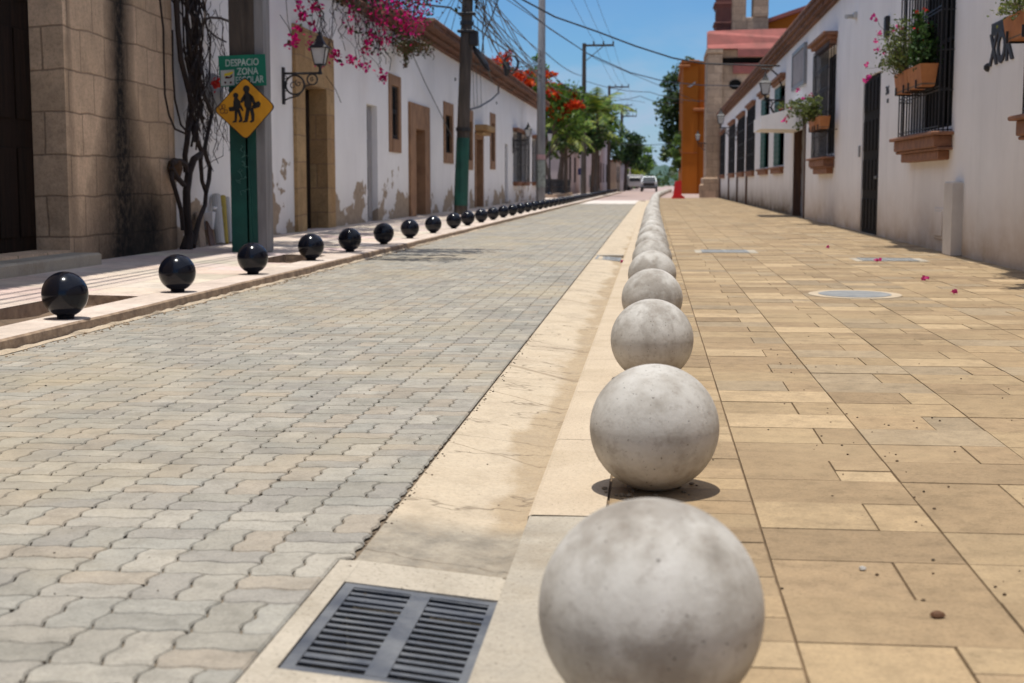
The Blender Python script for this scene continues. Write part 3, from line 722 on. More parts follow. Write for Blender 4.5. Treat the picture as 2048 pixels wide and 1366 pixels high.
# ------------------------------------------------------------------ facades
def yl(px, X=-6.15): return on_x(px, 380, X).y
class Face:
    """street front on the plane x = X; sg = +1 when the house lies on the +x side"""
    def __init__(s, root, X, sg): s.r = root; s.X = X; s.sg = sg
    def x(s, d): return s.X - s.sg * d                  # d metres out of the wall towards the street
    def box(s, mb, d0, d1, y0, y1, z0, z1, bev=0, col=None): mb.box(s.x(d0), s.x(d1), y0, y1, z0, z1, col, bev)
def house_shell(F, mat_, y0, y1, z1, ops, depth=6, name='wall', reveal=.26):
    mb = MB(); ys = sorted({y0, y1} | {o[0] for o in ops} | {o[1] for o in ops}); zs = sorted({-.2, z1} | {o[2] for o in ops} | {o[3] for o in ops})
    for a, b_ in zip(ys[:-1], ys[1:]):
        for c, d in zip(zs[:-1], zs[1:]):
            if any(o[0] <= a + 1e-6 and b_ <= o[1] + 1e-6 and o[2] <= c + 1e-6 and d <= o[3] + 1e-6 for o in ops): continue
            mb.face([(F.X, a, c), (F.X, b_, c), (F.X, b_, d), (F.X, a, d)])
    for o in ops:
        r = o[4] if len(o) > 4 else reveal; xi = F.x(-r)
        a, b_, c, d = o[:4]
        mb.face([(F.X, a, c), (xi, a, c), (xi, a, d), (F.X, a, d)]); mb.face([(F.X, b_, c), (xi, b_, c), (xi, b_, d), (F.X, b_, d)])
        mb.face([(F.X, a, d), (xi, a, d), (xi, b_, d), (F.X, b_, d)]); mb.face([(F.X, a, c), (xi, a, c), (xi, b_, c), (F.X, b_, c)])
    xd = F.x(-depth)
    mb.face([(F.X, y0, -.2), (xd, y0, -.2), (xd, y0, z1), (F.X, y0, z1)]); mb.face([(F.X, y1, -.2), (xd, y1, -.2), (xd, y1, z1), (F.X, y1, z1)])
    mb.face([(xd, y0, -.2), (xd, y1, -.2), (xd, y1, z1), (xd, y0, z1)]); mb.face([(F.X, y0, z1), (xd, y0, z1), (xd, y1, z1), (F.X, y1, z1)])
    return mb.build(name, mat_, F.r)
def frame_ring(F, mat_, y0, y1, z0, z1, w, wt, out=.035, back=.2, bottom=True, name='frame'):
    mb = MB()
    e = .006
    F.box(mb, -back, out, y0 - w, y0 + e, z0 - (w if bottom else 0), z1 + wt, .008); F.box(mb, -back, out, y1 - e, y1 + w, z0 - (w if bottom else 0), z1 + wt, .008)
    F.box(mb, -back, out - .003, y0 + e, y1 - e, z1 - e, z1 + wt - .003, .008)
    if bottom: F.box(mb, -back, out + .012, y0 + e, y1 - e, z0 - w, z0 + e, .008)
    return mb.build(name, mat_, F.r)
def leaf_door(F, mat_, y0, y1, z0, z1, inset=.2, boards=True, name='door', handle=True, two=False):
    mb = MB(); F.box(mb, -inset - .05, -inset, y0, y1, z0, z1)
    w = y1 - y0; n = max(2, int(w / .42)); rows = 4
    for i in range(n):
        for j in range(rows):
            a = y0 + w * (i + .14) / n; b_ = y0 + w * (i + .86) / n; c = z0 + (z1 - z0) * (j + .12) / rows; d = z0 + (z1 - z0) * (j + .88) / rows
            F.box(mb, -inset, -inset + .018, a, b_, c, d, .006)
    o = mb.build(name, mat_, F.r)
    if handle:
        h = MB(); yc = y0 + w * .14; h.lathe((F.x(-inset + .035), yc, z0 + 1.05), [(.008, -.03), (.03, -.02), (.03, .02), (.008, .03)], 12); h.build('handle', M['metal_back'], o)
    return o
def grille(F, y0, y1, z0, z1, out=.17, nb=9, mat_=None, rails=4, name='grille', r=.0085):
    mb = MB(); xo = F.x(out)
    for i in range(nb + 1):
        y = y0 + (y1 - y0) * i / nb; mb.tube([(xo, y, z0), (xo, y, z1)], r, 6)
    for s_ in (y0, y1):
        for k in (.33, .66): mb.tube([(F.x(out * k), s_, z0), (F.x(out * k), s_, z1)], r, 6)
    for j in range(rails):
        z = z0 + (z1 - z0) * (j + .03) / (rails - .94) if rails > 1 else z0
        for zz_ in (z, z + .05): F.box(mb, out - .006, out + .010, y0 - .012, y1 + .012, zz_ - .008, zz_ + .008)
        for s_ in (y0, y1): F.box(mb, -.02, out, s_ - .007, s_ + .007, z - .008, z + .008)
    return mb.build(name, mat_ or M['iron'], F.r)
def stepped(F, mat_, y0, y1, z, up, steps, name):
    """stepped brick corbel; up=+1 hood above an opening, -1 sill below it"""
    mb = MB()
    for k, (d, h, e) in enumerate(steps):
        za, zb = (z, z + h) if up > 0 else (z - h, z)
        F.box(mb, 0, d, y0 - e, y1 + e, za, zb, .012); z += h * up
    return mb.build(name, mat_, F.r)
def window(F, y0, y1, z0, z1, kind='dark', inset=.24):
    wmb = MB(); F.box(wmb, -inset - .02, -inset, y0, y1, z0, z1); w = wmb.build('window', M['glass'] if kind == 'glass' else M['dark'], F.r)
    c = {'dark': M['wood_black'], 'glass': M['wood_brown'], 'green': M['wood_green'], 'brown': M['wood_brown']}[kind]
    f = MB(); m_ = (y0 + y1) / 2
    for a, b_ in ((y0, y0 + .07), (m_ - .03, m_ + .03), (y1 - .07, y1)): F.box(f, -inset, -inset + .035, a, b_, z0, z1)
    for a, b_ in ((z0, z0 + .07), ((z0 + z1) / 2 - .03, (z0 + z1) / 2 + .03), (z1 - .07, z1)): F.box(f, -inset + .001, -inset + .03, y0 + .07, y1 - .07, a, b_)
    f.build('window_frame', c, w)
    return w
def cornice(F, mat_, y0, y1, steps, name='cornice'):
    mb = MB()
    for (d, za, zb) in steps:
        Y = y0
        while Y < y1 - .01:
            L = min(random.uniform(.8, 1.4), y1 - Y); j = random.uniform(-.012, .012)
            F.box(mb, -.2, d + j, Y, Y + L - .004, za, zb, .01); Y += L
    # tile noses along the front edge
    d, za, zb = steps[-1]; Y = y0
    while Y < y1 - .1:
        mb.tube([(F.x(-.25), Y + .1, zb + .05), (F.x(d + .03), Y + .1, zb + .005)], [.075, .07], 7); Y += .2
    return mb.build(name, mat_, F.r)

# --- left: old stone portal building
rt = thing('stone_portal_building', (-6.05, 12, 0), 'old blackened ashlar stone building with a tall dark wooden door at the left edge', 'building')
FL = Face(rt, -6.05, -1)
M['stone']  # stained ashlar
d0, d1 = 10.6, yl(135, -6.05) + .02
house_shell(FL, M['stone'], -6, yl(352, -6.05), 7.2, [(d0, d1, .26, 5.0, .42)], 7, 'wall')
leaf_door(FL, M['wood_dark'], d0 + .002, d1 - .002, .262, 4.998, .36, name='door', handle=False)
mb = MB(); FL.box(mb, -.3, .32, d0 - .3, d1 + .03, -.1, .235, .02); mb.build('doorstep', M['kerb_grey'], rt)
cornice(FL, M['brownstone'], -6, yl(352, -6.05) + .1, [(.12, 6.8, 6.95), (.35, 6.95, 7.1), (.62, 7.1, 7.3)])

# --- left: first white house with peeling foot
yA = yl(352, -6.05); yB = 34.75
rt = thing('white_house', (-6.15, 20, 0), 'long white house with peeling foot and flowering vine, behind the school sign', 'house')
F1 = Face(rt, -6.15, -1)
ops = [(24.36, 25.98, .1, 2.66, .3), (29.86, 31.0, .1, 2.62, .16), (32.62, 33.50, 1.96, 3.2, .12)]
house_shell(F1, M['white_l'], yA + .003, yB, 4.5, ops)
frame_ring(F1, M['sand'], 24.36, 25.98, .1, 2.66, .62, .95, .06, .29, False, 'door_surround')
leaf_door(F1, M['wood_dark'], 24.37, 25.97, .12, 2.65, .27)
leaf_door(F1, M['door_grey'], 29.87, 30.99, .12, 2.60, .13, handle=False)
frame_ring(F1, M['brownstone'], 32.62, 33.5, 1.96, 3.2, .30, .24, .03, .11, True, 'window_surround')
window(F1, 32.63, 33.49, 1.97, 3.19, inset=.085); grille(F1, 32.68, 33.44, 1.98, 3.18, -.02, 6, rails=3, r=.006)
cornice(F1, M['cornice'], yA + .2, 31.5, [(.06, 4.40, 4.46), (.14, 4.46, 4.52)])
cornice(F1, M['redroof'], 31.6, yB - .05, [(.10, 4.44, 4.52), (.34, 4.52, 4.60), (.45, 4.60, 4.70)])

# --- left: second white house
rt = thing('white_house', (-6.15, 40, 0), 'white house with brown stone door and window frames behind the dark utility pole', 'house')
F2 = Face(rt, -6.152, -1); yC = 72.55
ops = [(35.7, 37.12, .1, 2.32, .25), (40.95, 42.25, 1.82, 2.92, .12), (45.75, 46.8, 1.68, 2.95, .12), (47.85, 49.6, .12, 2.45, .3),
       (52.3, 53.3, 1.75, 3.15, .12), (57.1, 58.25, .12, 2.52, .14), (60.35, 62.4, 1.08, 3.05, .3), (63.6, 66.4, 1.08, 3.05, .3), (69.4, 72.1, 1.08, 3.05, .3)]
house_shell(F2, M['white_l2'], yB + .003, yC, 4.74, ops)
frame_ring(F2, M['brownstone'], 35.7, 37.12, .1, 2.32, .80, .62, .06, .24, False, 'door_surround')
leaf_door(F2, M['wood_brown'], 35.71, 37.11, .12, 2.31, .2)
for (a, b_, c, d) in ((40.95, 42.25, 1.82, 2.92), (45.75, 46.8, 1.68, 2.95), (52.3, 53.3, 1.75, 3.15)):
    frame_ring(F2, M['brownstone'], a, b_, c, d, .30, .36, .03, .11, True, 'window_surround'); window(F2, a + .01, b_ - .01, c + .01, d - .01, 'brown' if a > 50 else 'dark', .08)
frame_ring(F2, M['brownstone'], 47.85, 49.6, .12, 2.45, .25, .2, .04, .29, False, 'door_surround'); leaf_door(F2, M['plank'], 47.86, 49.59, .12, 2.44, .22, handle=False)
h = MB(); F2.box(h, 0, .42, 47.7, 50.0, 2.70, 2.90, .03); F2.box(h, 0, .28, 47.85, 49.9, 2.58, 2.70, .03); h.build('door_hood', M['sand'], rt)
leaf_door(F2, M['door_grey'], 57.11, 58.24, .12, 2.51, .1, handle=False)
for (a, b_) in ((60.35, 62.4), (63.6, 66.4), (69.4, 72.1)):
    window(F2, a + .01, b_ - .01, 1.09, 3.04, 'brown'); grille(F2, a - .05, b_ + .05, 1.0, 3.12, .16, 7, rails=4, r=.014)
    stepped(F2, M['sill'], a - .1, b_ + .1, 1.0, -1, [(.26, .07, .06), (.18, .10, -.1)], 'sill'); stepped(F2, M['sill'], a - .1, b_ + .1, 3.12, 1, [(.18, .08, 0), (.25, .07, .06)], 'hood')
cornice(F2, M['cornice'], yB + .5, yC + .3, [(.16, 4.62, 4.70), (.34, 4.70, 4.78), (.58, 4.78, 4.92)])
for (y, z, l) in ((43.0, 4.1, .5), (45.5, 3.9, .35), (54, 4.0, .45)): st = MB(); F2.box(st, -.01, .03, y, y + .09, z - .09, z, .01); st.build('rain_spout', M['dark'], rt)

# --- right: near white house
rt = thing('white_house', (3.93, 20, 0), 'near white house on the right with iron window grilles, black door and flower boxes', 'house')
G1 = Face(rt, 3.93, 1); yD = 39.30
wA = (19.95, 23.15, 1.72, 4.3); wB = (33.0, 36.1, 1.62, 4.0); wN = (12.2, 15.36, 1.72, 4.3)
ops = [(*wA, .30), (*wB, .30), (*wN, .30), (26.35, 28.55, -.0, 2.95, .07)]
house_shell(G1, M['white_r'], -6, yD, 5.02, ops)
leaf_door(G1, M['wood_black'], 26.352, 28.548, .0, 2.948, .035)
for w_ in (wA, wB, wN):
    window(G1, w_[0] + .01, w_[1] - .01, w_[2] + .01, w_[3] - .01); grille(G1, w_[0] - .03, w_[1] + .03, w_[2] - .07, w_[3] + .05, .18, 14, rails=6, r=.011)
    stepped(G1, M['sill'], w_[0] - .08, w_[1] + .08, w_[2] - .075, -1, [(.30, .05, .10), (.24, .16, -.02), (.20, .04, .04), (.15, .13, -.18)], 'sill')
    stepped(G1, M['sill'], w_[0] - .08, w_[1] + .08, w_[3] + .06, 1, [(.15, .10, -.05), (.24, .08, .03), (.33, .08, .12)], 'hood')
cornice(G1, M['cornice'], -6, yD + .0, [(.10, 4.98, 5.06), (.19, 5.06, 5.16), (.28, 5.16, 5.30)])
mb = MB(); G1.box(mb, 0, .14, 19.05, 19.60, -.01, .97, .02); mb.build('pipe_casing', mat('dull grey casing', (.62, .58, .53), (.50, .46, .42), 2, .85), rt)
mb = MB(); G1.box(mb, 0, .02, 20.2, 20.9, .17, .60, .006); G1.box(mb, .02, .032, 20.26, 20.84, .21, .56, .006); mb.build('meter_hatch', M['white_r'], rt)
mb = MB(); G1.box(mb, 0, .03, 28.72, 28.86, 1.46, 1.68, .006); mb.build('doorbell', M['metal_back'], rt)
mb = MB(); text_mb(mb, '36', .20, lambda q: (G1.x(.004) - q.z, 25.55 - q.x * 1.9, 2.54 + q.y), .006, .006); G1.box(mb, 0, .012, 25.4, 25.56, 2.33, 2.40); mb.build('house_number', M['iron'], rt)
mb = MB(); text_mb(mb, 'XOK', .50, lambda q: (G1.x(.006) - q.z, 17.22 - q.x * 1.02, 2.50 + q.y * 1.0), .012, .018)
mb.lathe((G1.x(.01), 17.86, 2.33), [(.02, -.05), (.05, -.02), (.05, .02), (.02, .05)], 10); mb.build('lettering', M['iron'], rt)
mb = MB(); G1.box(mb, 0, .012, 16.95, 17.75, 2.68, 2.83, .003)
for k in range(9): G1.box(mb, .012, .02, 17.0 + k * .08, 17.04 + k * .08, 2.70, 2.81)
mb.build('small_lettering', mat('slate grey plate', (.07, .09, .11), (.05, .06, .075), 5), rt)
mb = MB(); G1.box(mb, 0, .07, 29.7, 29.95, 4.24, 4.38, .02); mb.tube([(G1.x(.07), 29.85, 4.3), (G1.x(.22), 29.75, 4.28)], .045, 8); mb.build('camera_box', M['lamp_glass'], rt)
mb = MB(); G1.box(mb, 0, .08, 25.5, 25.68, 3.45, 3.82, .02); mb.build('wall_light', M['iron'], rt)

# --- right: far white house
rt = thing('white_house', (3.93, 60, 0), 'far white house on the right with green shutters, a white canopy and dirty wall foot', 'house')
G2 = Face(rt, 3.932, 1); yE = 93.4
ops = [(39.5, 42.4, 0, 2.62, .3), (46.2, 50.4, 1.52, 4.15, .3), (52.6, 57.0, 1.52, 4.15, .3), (60.2, 64.6, 1.5, 4.1, .3), (67.2, 72.2, 1.5, 4.0, .3), (75.8, 81.0, 1.5, 4.0, .3), (87.0, 92.4, 1.5, 3.9, .3)]
house_shell(G2, M['white_r2'], yD + .004, yE, 5.02, ops, 6)
frame_ring(G2, M['wood_brown'], 39.5, 42.4, 0, 2.62, .16, .14, .03, .29, False, 'door_frame'); leaf_door(G2, M['door_grey'], 39.51, 42.39, .0, 2.61, .2)
for i, o in enumerate(ops[1:]):
    k = 'green' if i < 2 else 'brown'
    window(G2, o[0] + .01, o[1] - .01, o[2] + .01, o[3] - .01, 'glass' if 0 else k)
    if i < 2:
        for (a, b_) in (((o[0] + o[1]) / 2, (o[0] * .25 + o[1] * .75) - .01), ((o[0] * .25 + o[1] * .75) + .01, o[1] - .01)):
            mb = MB(); G2.box(mb, -.05, -.01, a, b_, o[2] + .01, o[3] - .01, .006)
            for q in range(14): G2.box(mb, -.01, .005, a + .08, b_ - .08, o[2] + .08 + (o[3] - o[2] - .2) * q / 14, o[2] + .16 + (o[3] - o[2] - .2) * q / 14)
            mb.build('shutter', M['wood_green'], rt)
    else: grille(G2, o[0], o[1], o[2] - .05, o[3] + .05, .05, 9, rails=5, r=.02)
    stepped(G2, M['sill'], o[0] - .05, o[1] + .05, o[2] - .04, -1, [(.16, .07, .1), (.10, .15, -.1)], 'sill'); stepped(G2, M['sill'], o[0] - .05, o[1] + .05, o[3] + .06, 1, [(.10, .09, 0), (.18, .11, .1)], 'hood')
    if i >= 2:
        mb = MB(); G2.box(mb, 0, .08, o[1] + .2, o[1] + .5, 0, 3.9, .02); mb.build('downpipe', M['wood_brown'], rt)
cornice(G2, M['cornice'], yD + .02, yE, [(.10, 4.98, 5.06), (.19, 5.06, 5.16), (.28, 5.16, 5.30)])
mb = MB(); mb.prism([(G2.x(0), 40.3, 2.42), (G2.x(1.15), 40.3, 2.44), (G2.x(1.15), 40.3, 2.80), (G2.x(1.08), 40.3, 2.80), (G2.x(0), 40.3, 3.08)], (0, 2.9, 0)); mb.build('canopy', M['white_r'], rt)
mb = MB(); G2.box(mb, 0, .06, 39.6, 43.0, 3.72, 4.62, .01); mb.build('wall_panel', mat('faded grey panel', (.30, .27, .26), (.22, .19, .19), 3, .8), rt)
mb = MB(); F_ = G2
for (a, b_) in ((39.5, 39.6), (43.0, 43.1)): F_.box(mb, 0, .09, a, b_, 3.62, 4.72)
F_.box(mb, 0, .088, 39.6, 43.0, 4.62, 4.72); F_.box(mb, 0, .088, 39.6, 43.0, 3.62, 3.72); mb.build('panel_frame', M['metal_back'], rt)
mb = MB(); mb.tube([(3.93, 47.2, 4.0), (3.78, 47.2, 4.4), (3.55, 47.2, 4.60), (3.25, 47.2, 4.62)], .03, 6); mb.build('cable_bracket', M['iron'], rt)

# --- wall lanterns
def wall_lantern(X, Y, ztop, s_, L, label, k=1.0):
    """cast bracket with scroll work carrying a four sided lantern; s_ = +1 arm points to +x"""
    r = thing('wall_lantern', (X, Y, ztop), label, 'street lamp')
    b_ = MB(); q = lambda d, z: (X + s_ * d, Y, ztop + z)
    b_.box(X, X + s_ * .035, Y - .045, Y + .045, ztop - .50 * k, ztop + .10 * k, None, .008)
    b_.tube([q(0, 0), q(L + .03, 0)], .020 * k, 8)
    def ringp(cx, cz, ra, rb, a0=0, a1=6.283, n=22): return [q(cx + ra * math.cos(a0 + (a1 - a0) * i / n), cz + rb * math.sin(a0 + (a1 - a0) * i / n)) for i in range(n + 1)]
    b_.tube(ringp(L * .33, -.185 * k, .155 * k, .155 * k), .017 * k, 6)
    b_.tube(ringp(L * .79, -.10 * k, .085 * k, .085 * k), .014 * k, 6)
    for (cx, cz, ra, t0) in ((L * .28, -.20 * k, .07 * k, 0), (L * .42, -.16 * k, .06 * k, 2), (L * .79, -.10 * k, .04 * k, 1)):
        b_.tube([q(cx + ra * (1 - i / 20) * math.cos(t0 + i * .42), cz + ra * (1 - i / 20) * math.sin(t0 + i * .42)) for i in range(18)], .008 * k, 5)
    b_.tube([q(.02, -.44 * k), q(.10, -.40 * k), q(L * .42, -.36 * k), q(L * .62, -.20 * k), q(L * .72, -.185 * k)], .013 * k, 6)
    for zz_ in (-.06, -.16, -.26): b_.tube(ringp(.05, zz_ * k, .026 * k, .026 * k, n=10), .007 * k, 5)
    b_.build('bracket', M['iron'], r)
    cx = X + s_ * L; c = (cx, Y, ztop)
    f = MB(); f.lathe(c, [(.030 * k, -.02), (.045 * k, .0), (.022 * k, .04 * k), (.022 * k, .09 * k), (.05 * k, .12 * k), (.02 * k, .13 * k)], 12)
    zb, zt, rb, rt_ = .14 * k, .40 * k, .105 * k, .175 * k
    for i in range(4):
        a = math.pi / 2 * i + math.pi / 4; u = (math.cos(a), math.sin(a))
        f.tube([(cx + u[0] * rb, Y + u[1] * rb, ztop + zb), (cx + u[0] * rt_, Y + u[1] * rt_, ztop + zt)], .0095 * k, 5)
    f.lathe(c, [(rb * .3, zb - .02), (rb + .012, zb - .012), (rb + .012, zb + .006), (rb * .3, zb + .006)], 4, sq=True)
    fr = f.build('lantern_frame', M['iron'], r)
    gl = MB(); gl.lathe(c, [(rb - .006, zb + .008), (rt_ - .008, zt - .002)], 4, sq=True); gl.build('glass', M['lamp_glass'], r)
    h = MB(); h.lathe(c, [(rt_ + .035 * k, zt), (rt_ + .035 * k, zt + .014), (.125 * k, zt + .07 * k), (.06 * k, zt + .17 * k), (.055 * k, zt + .20 * k), (.02 * k, zt + .215 * k)], 4, sq=True)
    h.lathe(c, [(.012 * k, zt + .20 * k), (.028 * k, zt + .23 * k), (.012 * k, zt + .26 * k), (.004, zt + .30 * k)], 8); h.build('roof', M['iron'], r)
    return r
wall_lantern(-6.15, 23.1, 2.73, 1, .63, 'black iron wall lantern with scrolled bracket behind the school crossing sign')
wall_lantern(-6.15, 60.1, 2.74, 1, .66, 'small wall lantern on the far end of the left white house beside the barred windows', 1.1)
wall_lantern(3.93, 46.5, 3.58, -1, .60, 'iron wall lantern above the white canopy on the right house', 1.3)
wall_lantern(3.93, 73.7, 3.74, -1, .85, 'wall lantern between the barred windows of the far right house', 1.45)
wall_lantern(3.1, 94.5, 3.55, -1, .62, 'farthest wall lantern, on the stone corner of the church', 1.2)

# ------------------------------------------------------------------ church and orange building
rt = thing('church', (5.5, 95, 0), 'stone church with red painted roof edge and dark brick belfry behind the right houses', 'church')
mb = MB(); mb.box(3.93, 16, 94.0, 122, -.2, 9.48); mb.build('wall', M['stone_far'], rt)
mb = MB(); mb.box(3.02, 3.95, 93.45, 99, -.2, 9.2, None, .05); mb.box(2.85, 4.0, 93.2, 99.1, -.2, 1.3, None, .08); mb.box(2.92, 3.97, 93.3, 99.05, 9.2, 9.5, None, .04); mb.box(2.62, 2.95, 93.3, 94.4, -.1, .9, None, .1)
mb.build('buttress', M['stone_far'], rt)
mb = MB(); mb.prism([(3.0, 93.6, 9.52), (16, 93.6, 9.52), (16, 94.6, 11.0), (3.12, 94.6, 10.75), (3.0, 94.0, 10.5)], (0, .001, 0))
mb.mesh([(3.0, 93.3, 9.5), (16, 93.3, 9.45), (16, 95.2, 11.1), (3.0, 95.2, 10.75), (3.0, 95.2, 9.5), (16, 95.2, 9.45)], [(0, 1, 2, 3), (0, 3, 4), (1, 5, 2), (3, 2, 5, 4), (0, 4, 5, 1)])
mb.box(4.9, 8.4, 93.0, 93.3, 8.95, 9.45, None, .03); mb.build('roof', M['redroof'], rt)
mb = MB(); mb.box(4.65, 6.55, 93.70, 93.99, 7.95, 8.6, None, .03); mb.build('roof_step', M['redroof'], rt)
mb = MB(); mb.box(4.0, 8.4, 93.9, 93.98, 8.62, 8.94); mb.build('recess_shade', M['dark'], rt)  # near-black strip laid on the wall, standing for shade in a recess
mb = MB(); P = on_y(1471, 169, 93.9)
mb.lathe((0, 0, 0), [(.001, 0), (.40, 0), (.40, .1), (.001, .1)], 24); mb.v = [(P.x + a, 93.99 - c, P.z + b__ * .78) for a, b__, c in mb.v]; mb.build('round_window', M['dark'], rt)
mb = MB(); mb.box(4.60, 5.55, 96, 98.2, 10.5, 24, None, .05); mb.box(4.60, 7.0, 96.05, 98.1, 10.5, 11.75, None, .04); mb.box(6.02, 7.0, 96, 98.2, 11.75, 24, None, .05); mb.build('belfry', M['stone_far'], rt)
mb = MB(); mb.box(3.62, 4.58, 95.9, 98.3, 10.6, 24)
for z in (11.3, 12.55, 14.5, 16.2): mb.box(3.46, 4.62, 95.8, 98.4, z, z + .14, None, .03); mb.box(3.54, 4.60, 95.85, 98.35, z - .14, z, None, .03)
mb.build('brick_buttress', M['redbrick'], rt)
mb = MB(); mb.mesh([(5.6, 96.8, 10.5), (13, 96.8, 10.5), (13, 96.8, 13.4), (7.1, 96.8, 11.45)], [(0, 1, 2, 3)]); mb.box(7.1, 13, 96.9, 104, 10.5, 11.3); mb.build('gable', M['orange'], rt)
mb = MB(); mb.prism([(7.0, 96.5, 11.45), (13, 96.5, 13.4), (13, 96.5, 13.7), (7.0, 96.5, 11.70)], (0, 4, 0)); mb.build('gable_roof', M['redroof'], rt)
rt = thing('orange_building', (3, 128, 0), 'plain orange building beyond the church on the right side of the street', 'building')
mb = MB(); mb.box(2.0, 3.32, 127, 150, -.2, 11.35); mb.box(3.32, 9, 128.2, 150, -.2, 11.6); mb.box(3.322, 6, 127.2, 128.2, -.2, 7.2); mb.build('wall', M['orange'], rt)
mb = MB(); mb.box(1.80, 3.40, 126.7, 150, 11.35, 11.6, None, .04); mb.box(1.6, 2.6, 126.6, 128, 11.0, 11.2, None, .04); mb.box(2.9, 6.1, 126.7, 128.19, 7.2, 7.45, None, .05); mb.box(1.96, 3.33, 126.93, 127.0, 3.55, 3.62); mb.build('ledge', mat('orange ledge', (.40, .14, .035), (.3, .1, .03), 2), rt)
mb = MB(); mb.prism([(2.35, 126.9, 9.35), (2.62, 126.9, 9.42), (3.05, 126.9, 9.75), (3.05, 126.9, 9.6), (2.65, 126.9, 9.28)], (0, .09, 0)); mb.build('white_streak', M['sticker'], rt)

# ------------------------------------------------------------------ left far buildings, fence, signs
def simple_house(name, x0, x1, y0, y1, z1, m_, label, wins, roofm='cornice', cat='house'):
    r = thing(name, ((x0 + x1) / 2, y0, 0), label, cat)
    mb = MB(); mb.box(x0, x1, y0, y1, -.2, z1); mb.build('wall', m_, r)
    mb = MB(); mb.box(x0 - .15, x1 + .2, y0 - .15, y1 + .15, z1, z1 + .25, None, .04); mb.build('roof', M[roofm], r)
    for (y, w, za, zb) in wins:
        mb = MB(); mb.box(x1 + .002, x1 + .03, y, y + w, za, zb); mb.build('window', M['dark'], r)
    for (x, w, za, zb) in ((x0 + .8, .9, .1, 2.3),):
        mb = MB(); mb.box(x, x + w, y0 - .03, y0 - .002, za, zb); mb.build('door', M['wood_brown'], r)
    return r
simple_house('corner_house', -16, -7.5, 112, 135, 4.3, M['pinkwall'], 'pale lilac corner house behind the dark railing and the palms', [(114, 2, 1, 3.2), (120, 2, 1, 3.2), (127, 2, 1, 3.2)])
simple_house('corner_house', -15, -5.9, 142, 168, 6.3, M['pinkwall'], 'pale two tone house behind the palms at the end of the black ball row', [(145, 2, 1, 3), (152, 2, 1, 3), (160, 2, 1, 3)])
simple_house('far_house', -14, -5.1, 172, 190, 3.5, M['beige'], 'beige house behind the pink and white board on a post', [(174, 2, 1, 3), (182, 2, 1, 3)])
simple_house('far_house', -13, -4.6, 196, 240, 3.8, M['pinkwall'], 'low white house far down the left side among trees', [(200, 3, 1, 3), (215, 3, 1, 3)])
rt = thing('iron_railing', (-7.2, 84, 0), 'dark iron railing at the corner behind the poster pole', 'railing')
mb = MB(); A, B_ = Vector((-7.35, 80.5, .2)), Vector((-6.05, 98, .2))
for i in range(60):
    p = A.lerp(B_, i / 59); mb.tube([p, p + Vector((0, 0, 1.0))], .022, 5)
for z in (.05, .5, .95): mb.tube([A + Vector((0, 0, z)), B_ + Vector((0, 0, z))], .03, 5)
mb.build('bars', M['iron'], rt)
mb = MB(); mb.box(-7.6, -5.9, 80.3, 98.2, -.1, .3); mb.build('plinth', M['beige'], rt)
def post_lamp(x, y, h, lab):
    r = thing('post_lamp', (x, y, 0), lab, 'street lamp')
    mb = MB(); mb.lathe((x, y, 0), [(.16, 0), (.16, .3), (.08, .45), (.05, 1.0), (.045, h - .8)], 10); mb.build('post', M['iron'], r)
    c = (x, y, h - .8); mb = MB(); mb.lathe(c, [(.10, 0), (.19, .42)], 4, sq=True); mb.build('glass', M['lamp_glass'], r)
    mb = MB(); mb.lathe(c, [(.26, .42), (.24, .47), (.08, .68), (.02, .78)], 4, sq=True); mb.build('roof', M['iron'], r)
post_lamp(-6.4, 84, 4.2, 'black post lamp in front of the railing and palms on the left corner')
post_lamp(-4.9, 118, 4.0, 'farther black post lamp beside the lilac corner house')
t = thing('sign_board', (-5.9, 130, 0), 'pink and white board on a thin post beside the black ball row', 'sign')
mb = MB(); P = on_y(1187, 362, 130); mb.tube([(P.x, 130.1, 0), (P.x, 130.1, P.z)], .07, 6); mb.build('post', M['wood_brown'], t)
mb = MB(); mb.box(P.x - .42, P.x + .42, 130, 130.05, P.z - .55, P.z + .55, None, .02); mb.build('board', M['sticker'], t)
mb = MB(); mb.box(P.x - .16, P.x + .40, 129.97, 129.998, P.z - .30, P.z + .35); mb.build('print', mat('pink print', (.5, .22, .22), (.42, .28, .26), 9), t)
t = thing('sign_board', (-6.1, 110, 0), 'small dark blue sign on a grey post between the palms', 'sign')
P = on_y(1163, 343, 110); mb = MB(); mb.tube([(P.x, 110.1, 0), (P.x, 110.1, P.z)], .10, 6); mb.build('post', M['metal_back'], t)
mb = MB(); mb.box(P.x - .28, P.x + .28, 109.97, 110.03, P.z - .26, P.z + .26, None, .02); mb.build('board', mat('dark blue sheet', (.03, .03, .10), (.02, .02, .07), 4), t)

# ------------------------------------------------------------------ poles
def square_pole(x0, x1, y0, y1, z0, z1, taper, mb):
    k = taper
    cx, cy = (x0 + x1) / 2, (y0 + y1) / 2
    vs = []
    for z, f in ((z0, 1), (z1, k)): vs += [(cx + (x - cx) * f, cy + (y - cy) * f, z) for x, y in ((x0, y0), (x1, y0), (x1, y1), (x0, y1))]
    mb.mesh(vs, [(3, 2, 1, 0), (4, 5, 6, 7), (0, 1, 5, 4), (1, 2, 6, 5), (2, 3, 7, 6), (3, 0, 4, 7)])
rt = thing('utility_pole', (-5.1, 17.2, .1), 'square grey concrete pole painted green below, carrying the school signs', 'utility pole')
P0 = on_y(465, 500, 17.1); P1 = on_y(516, 502, 17.1)
mb = MB(); mb.box(P0.x + .02, P1.x + .11, 17.12, 17.42, .1, 9.0, None, .012); mb.build('shaft', M['concrete_pole'], rt)
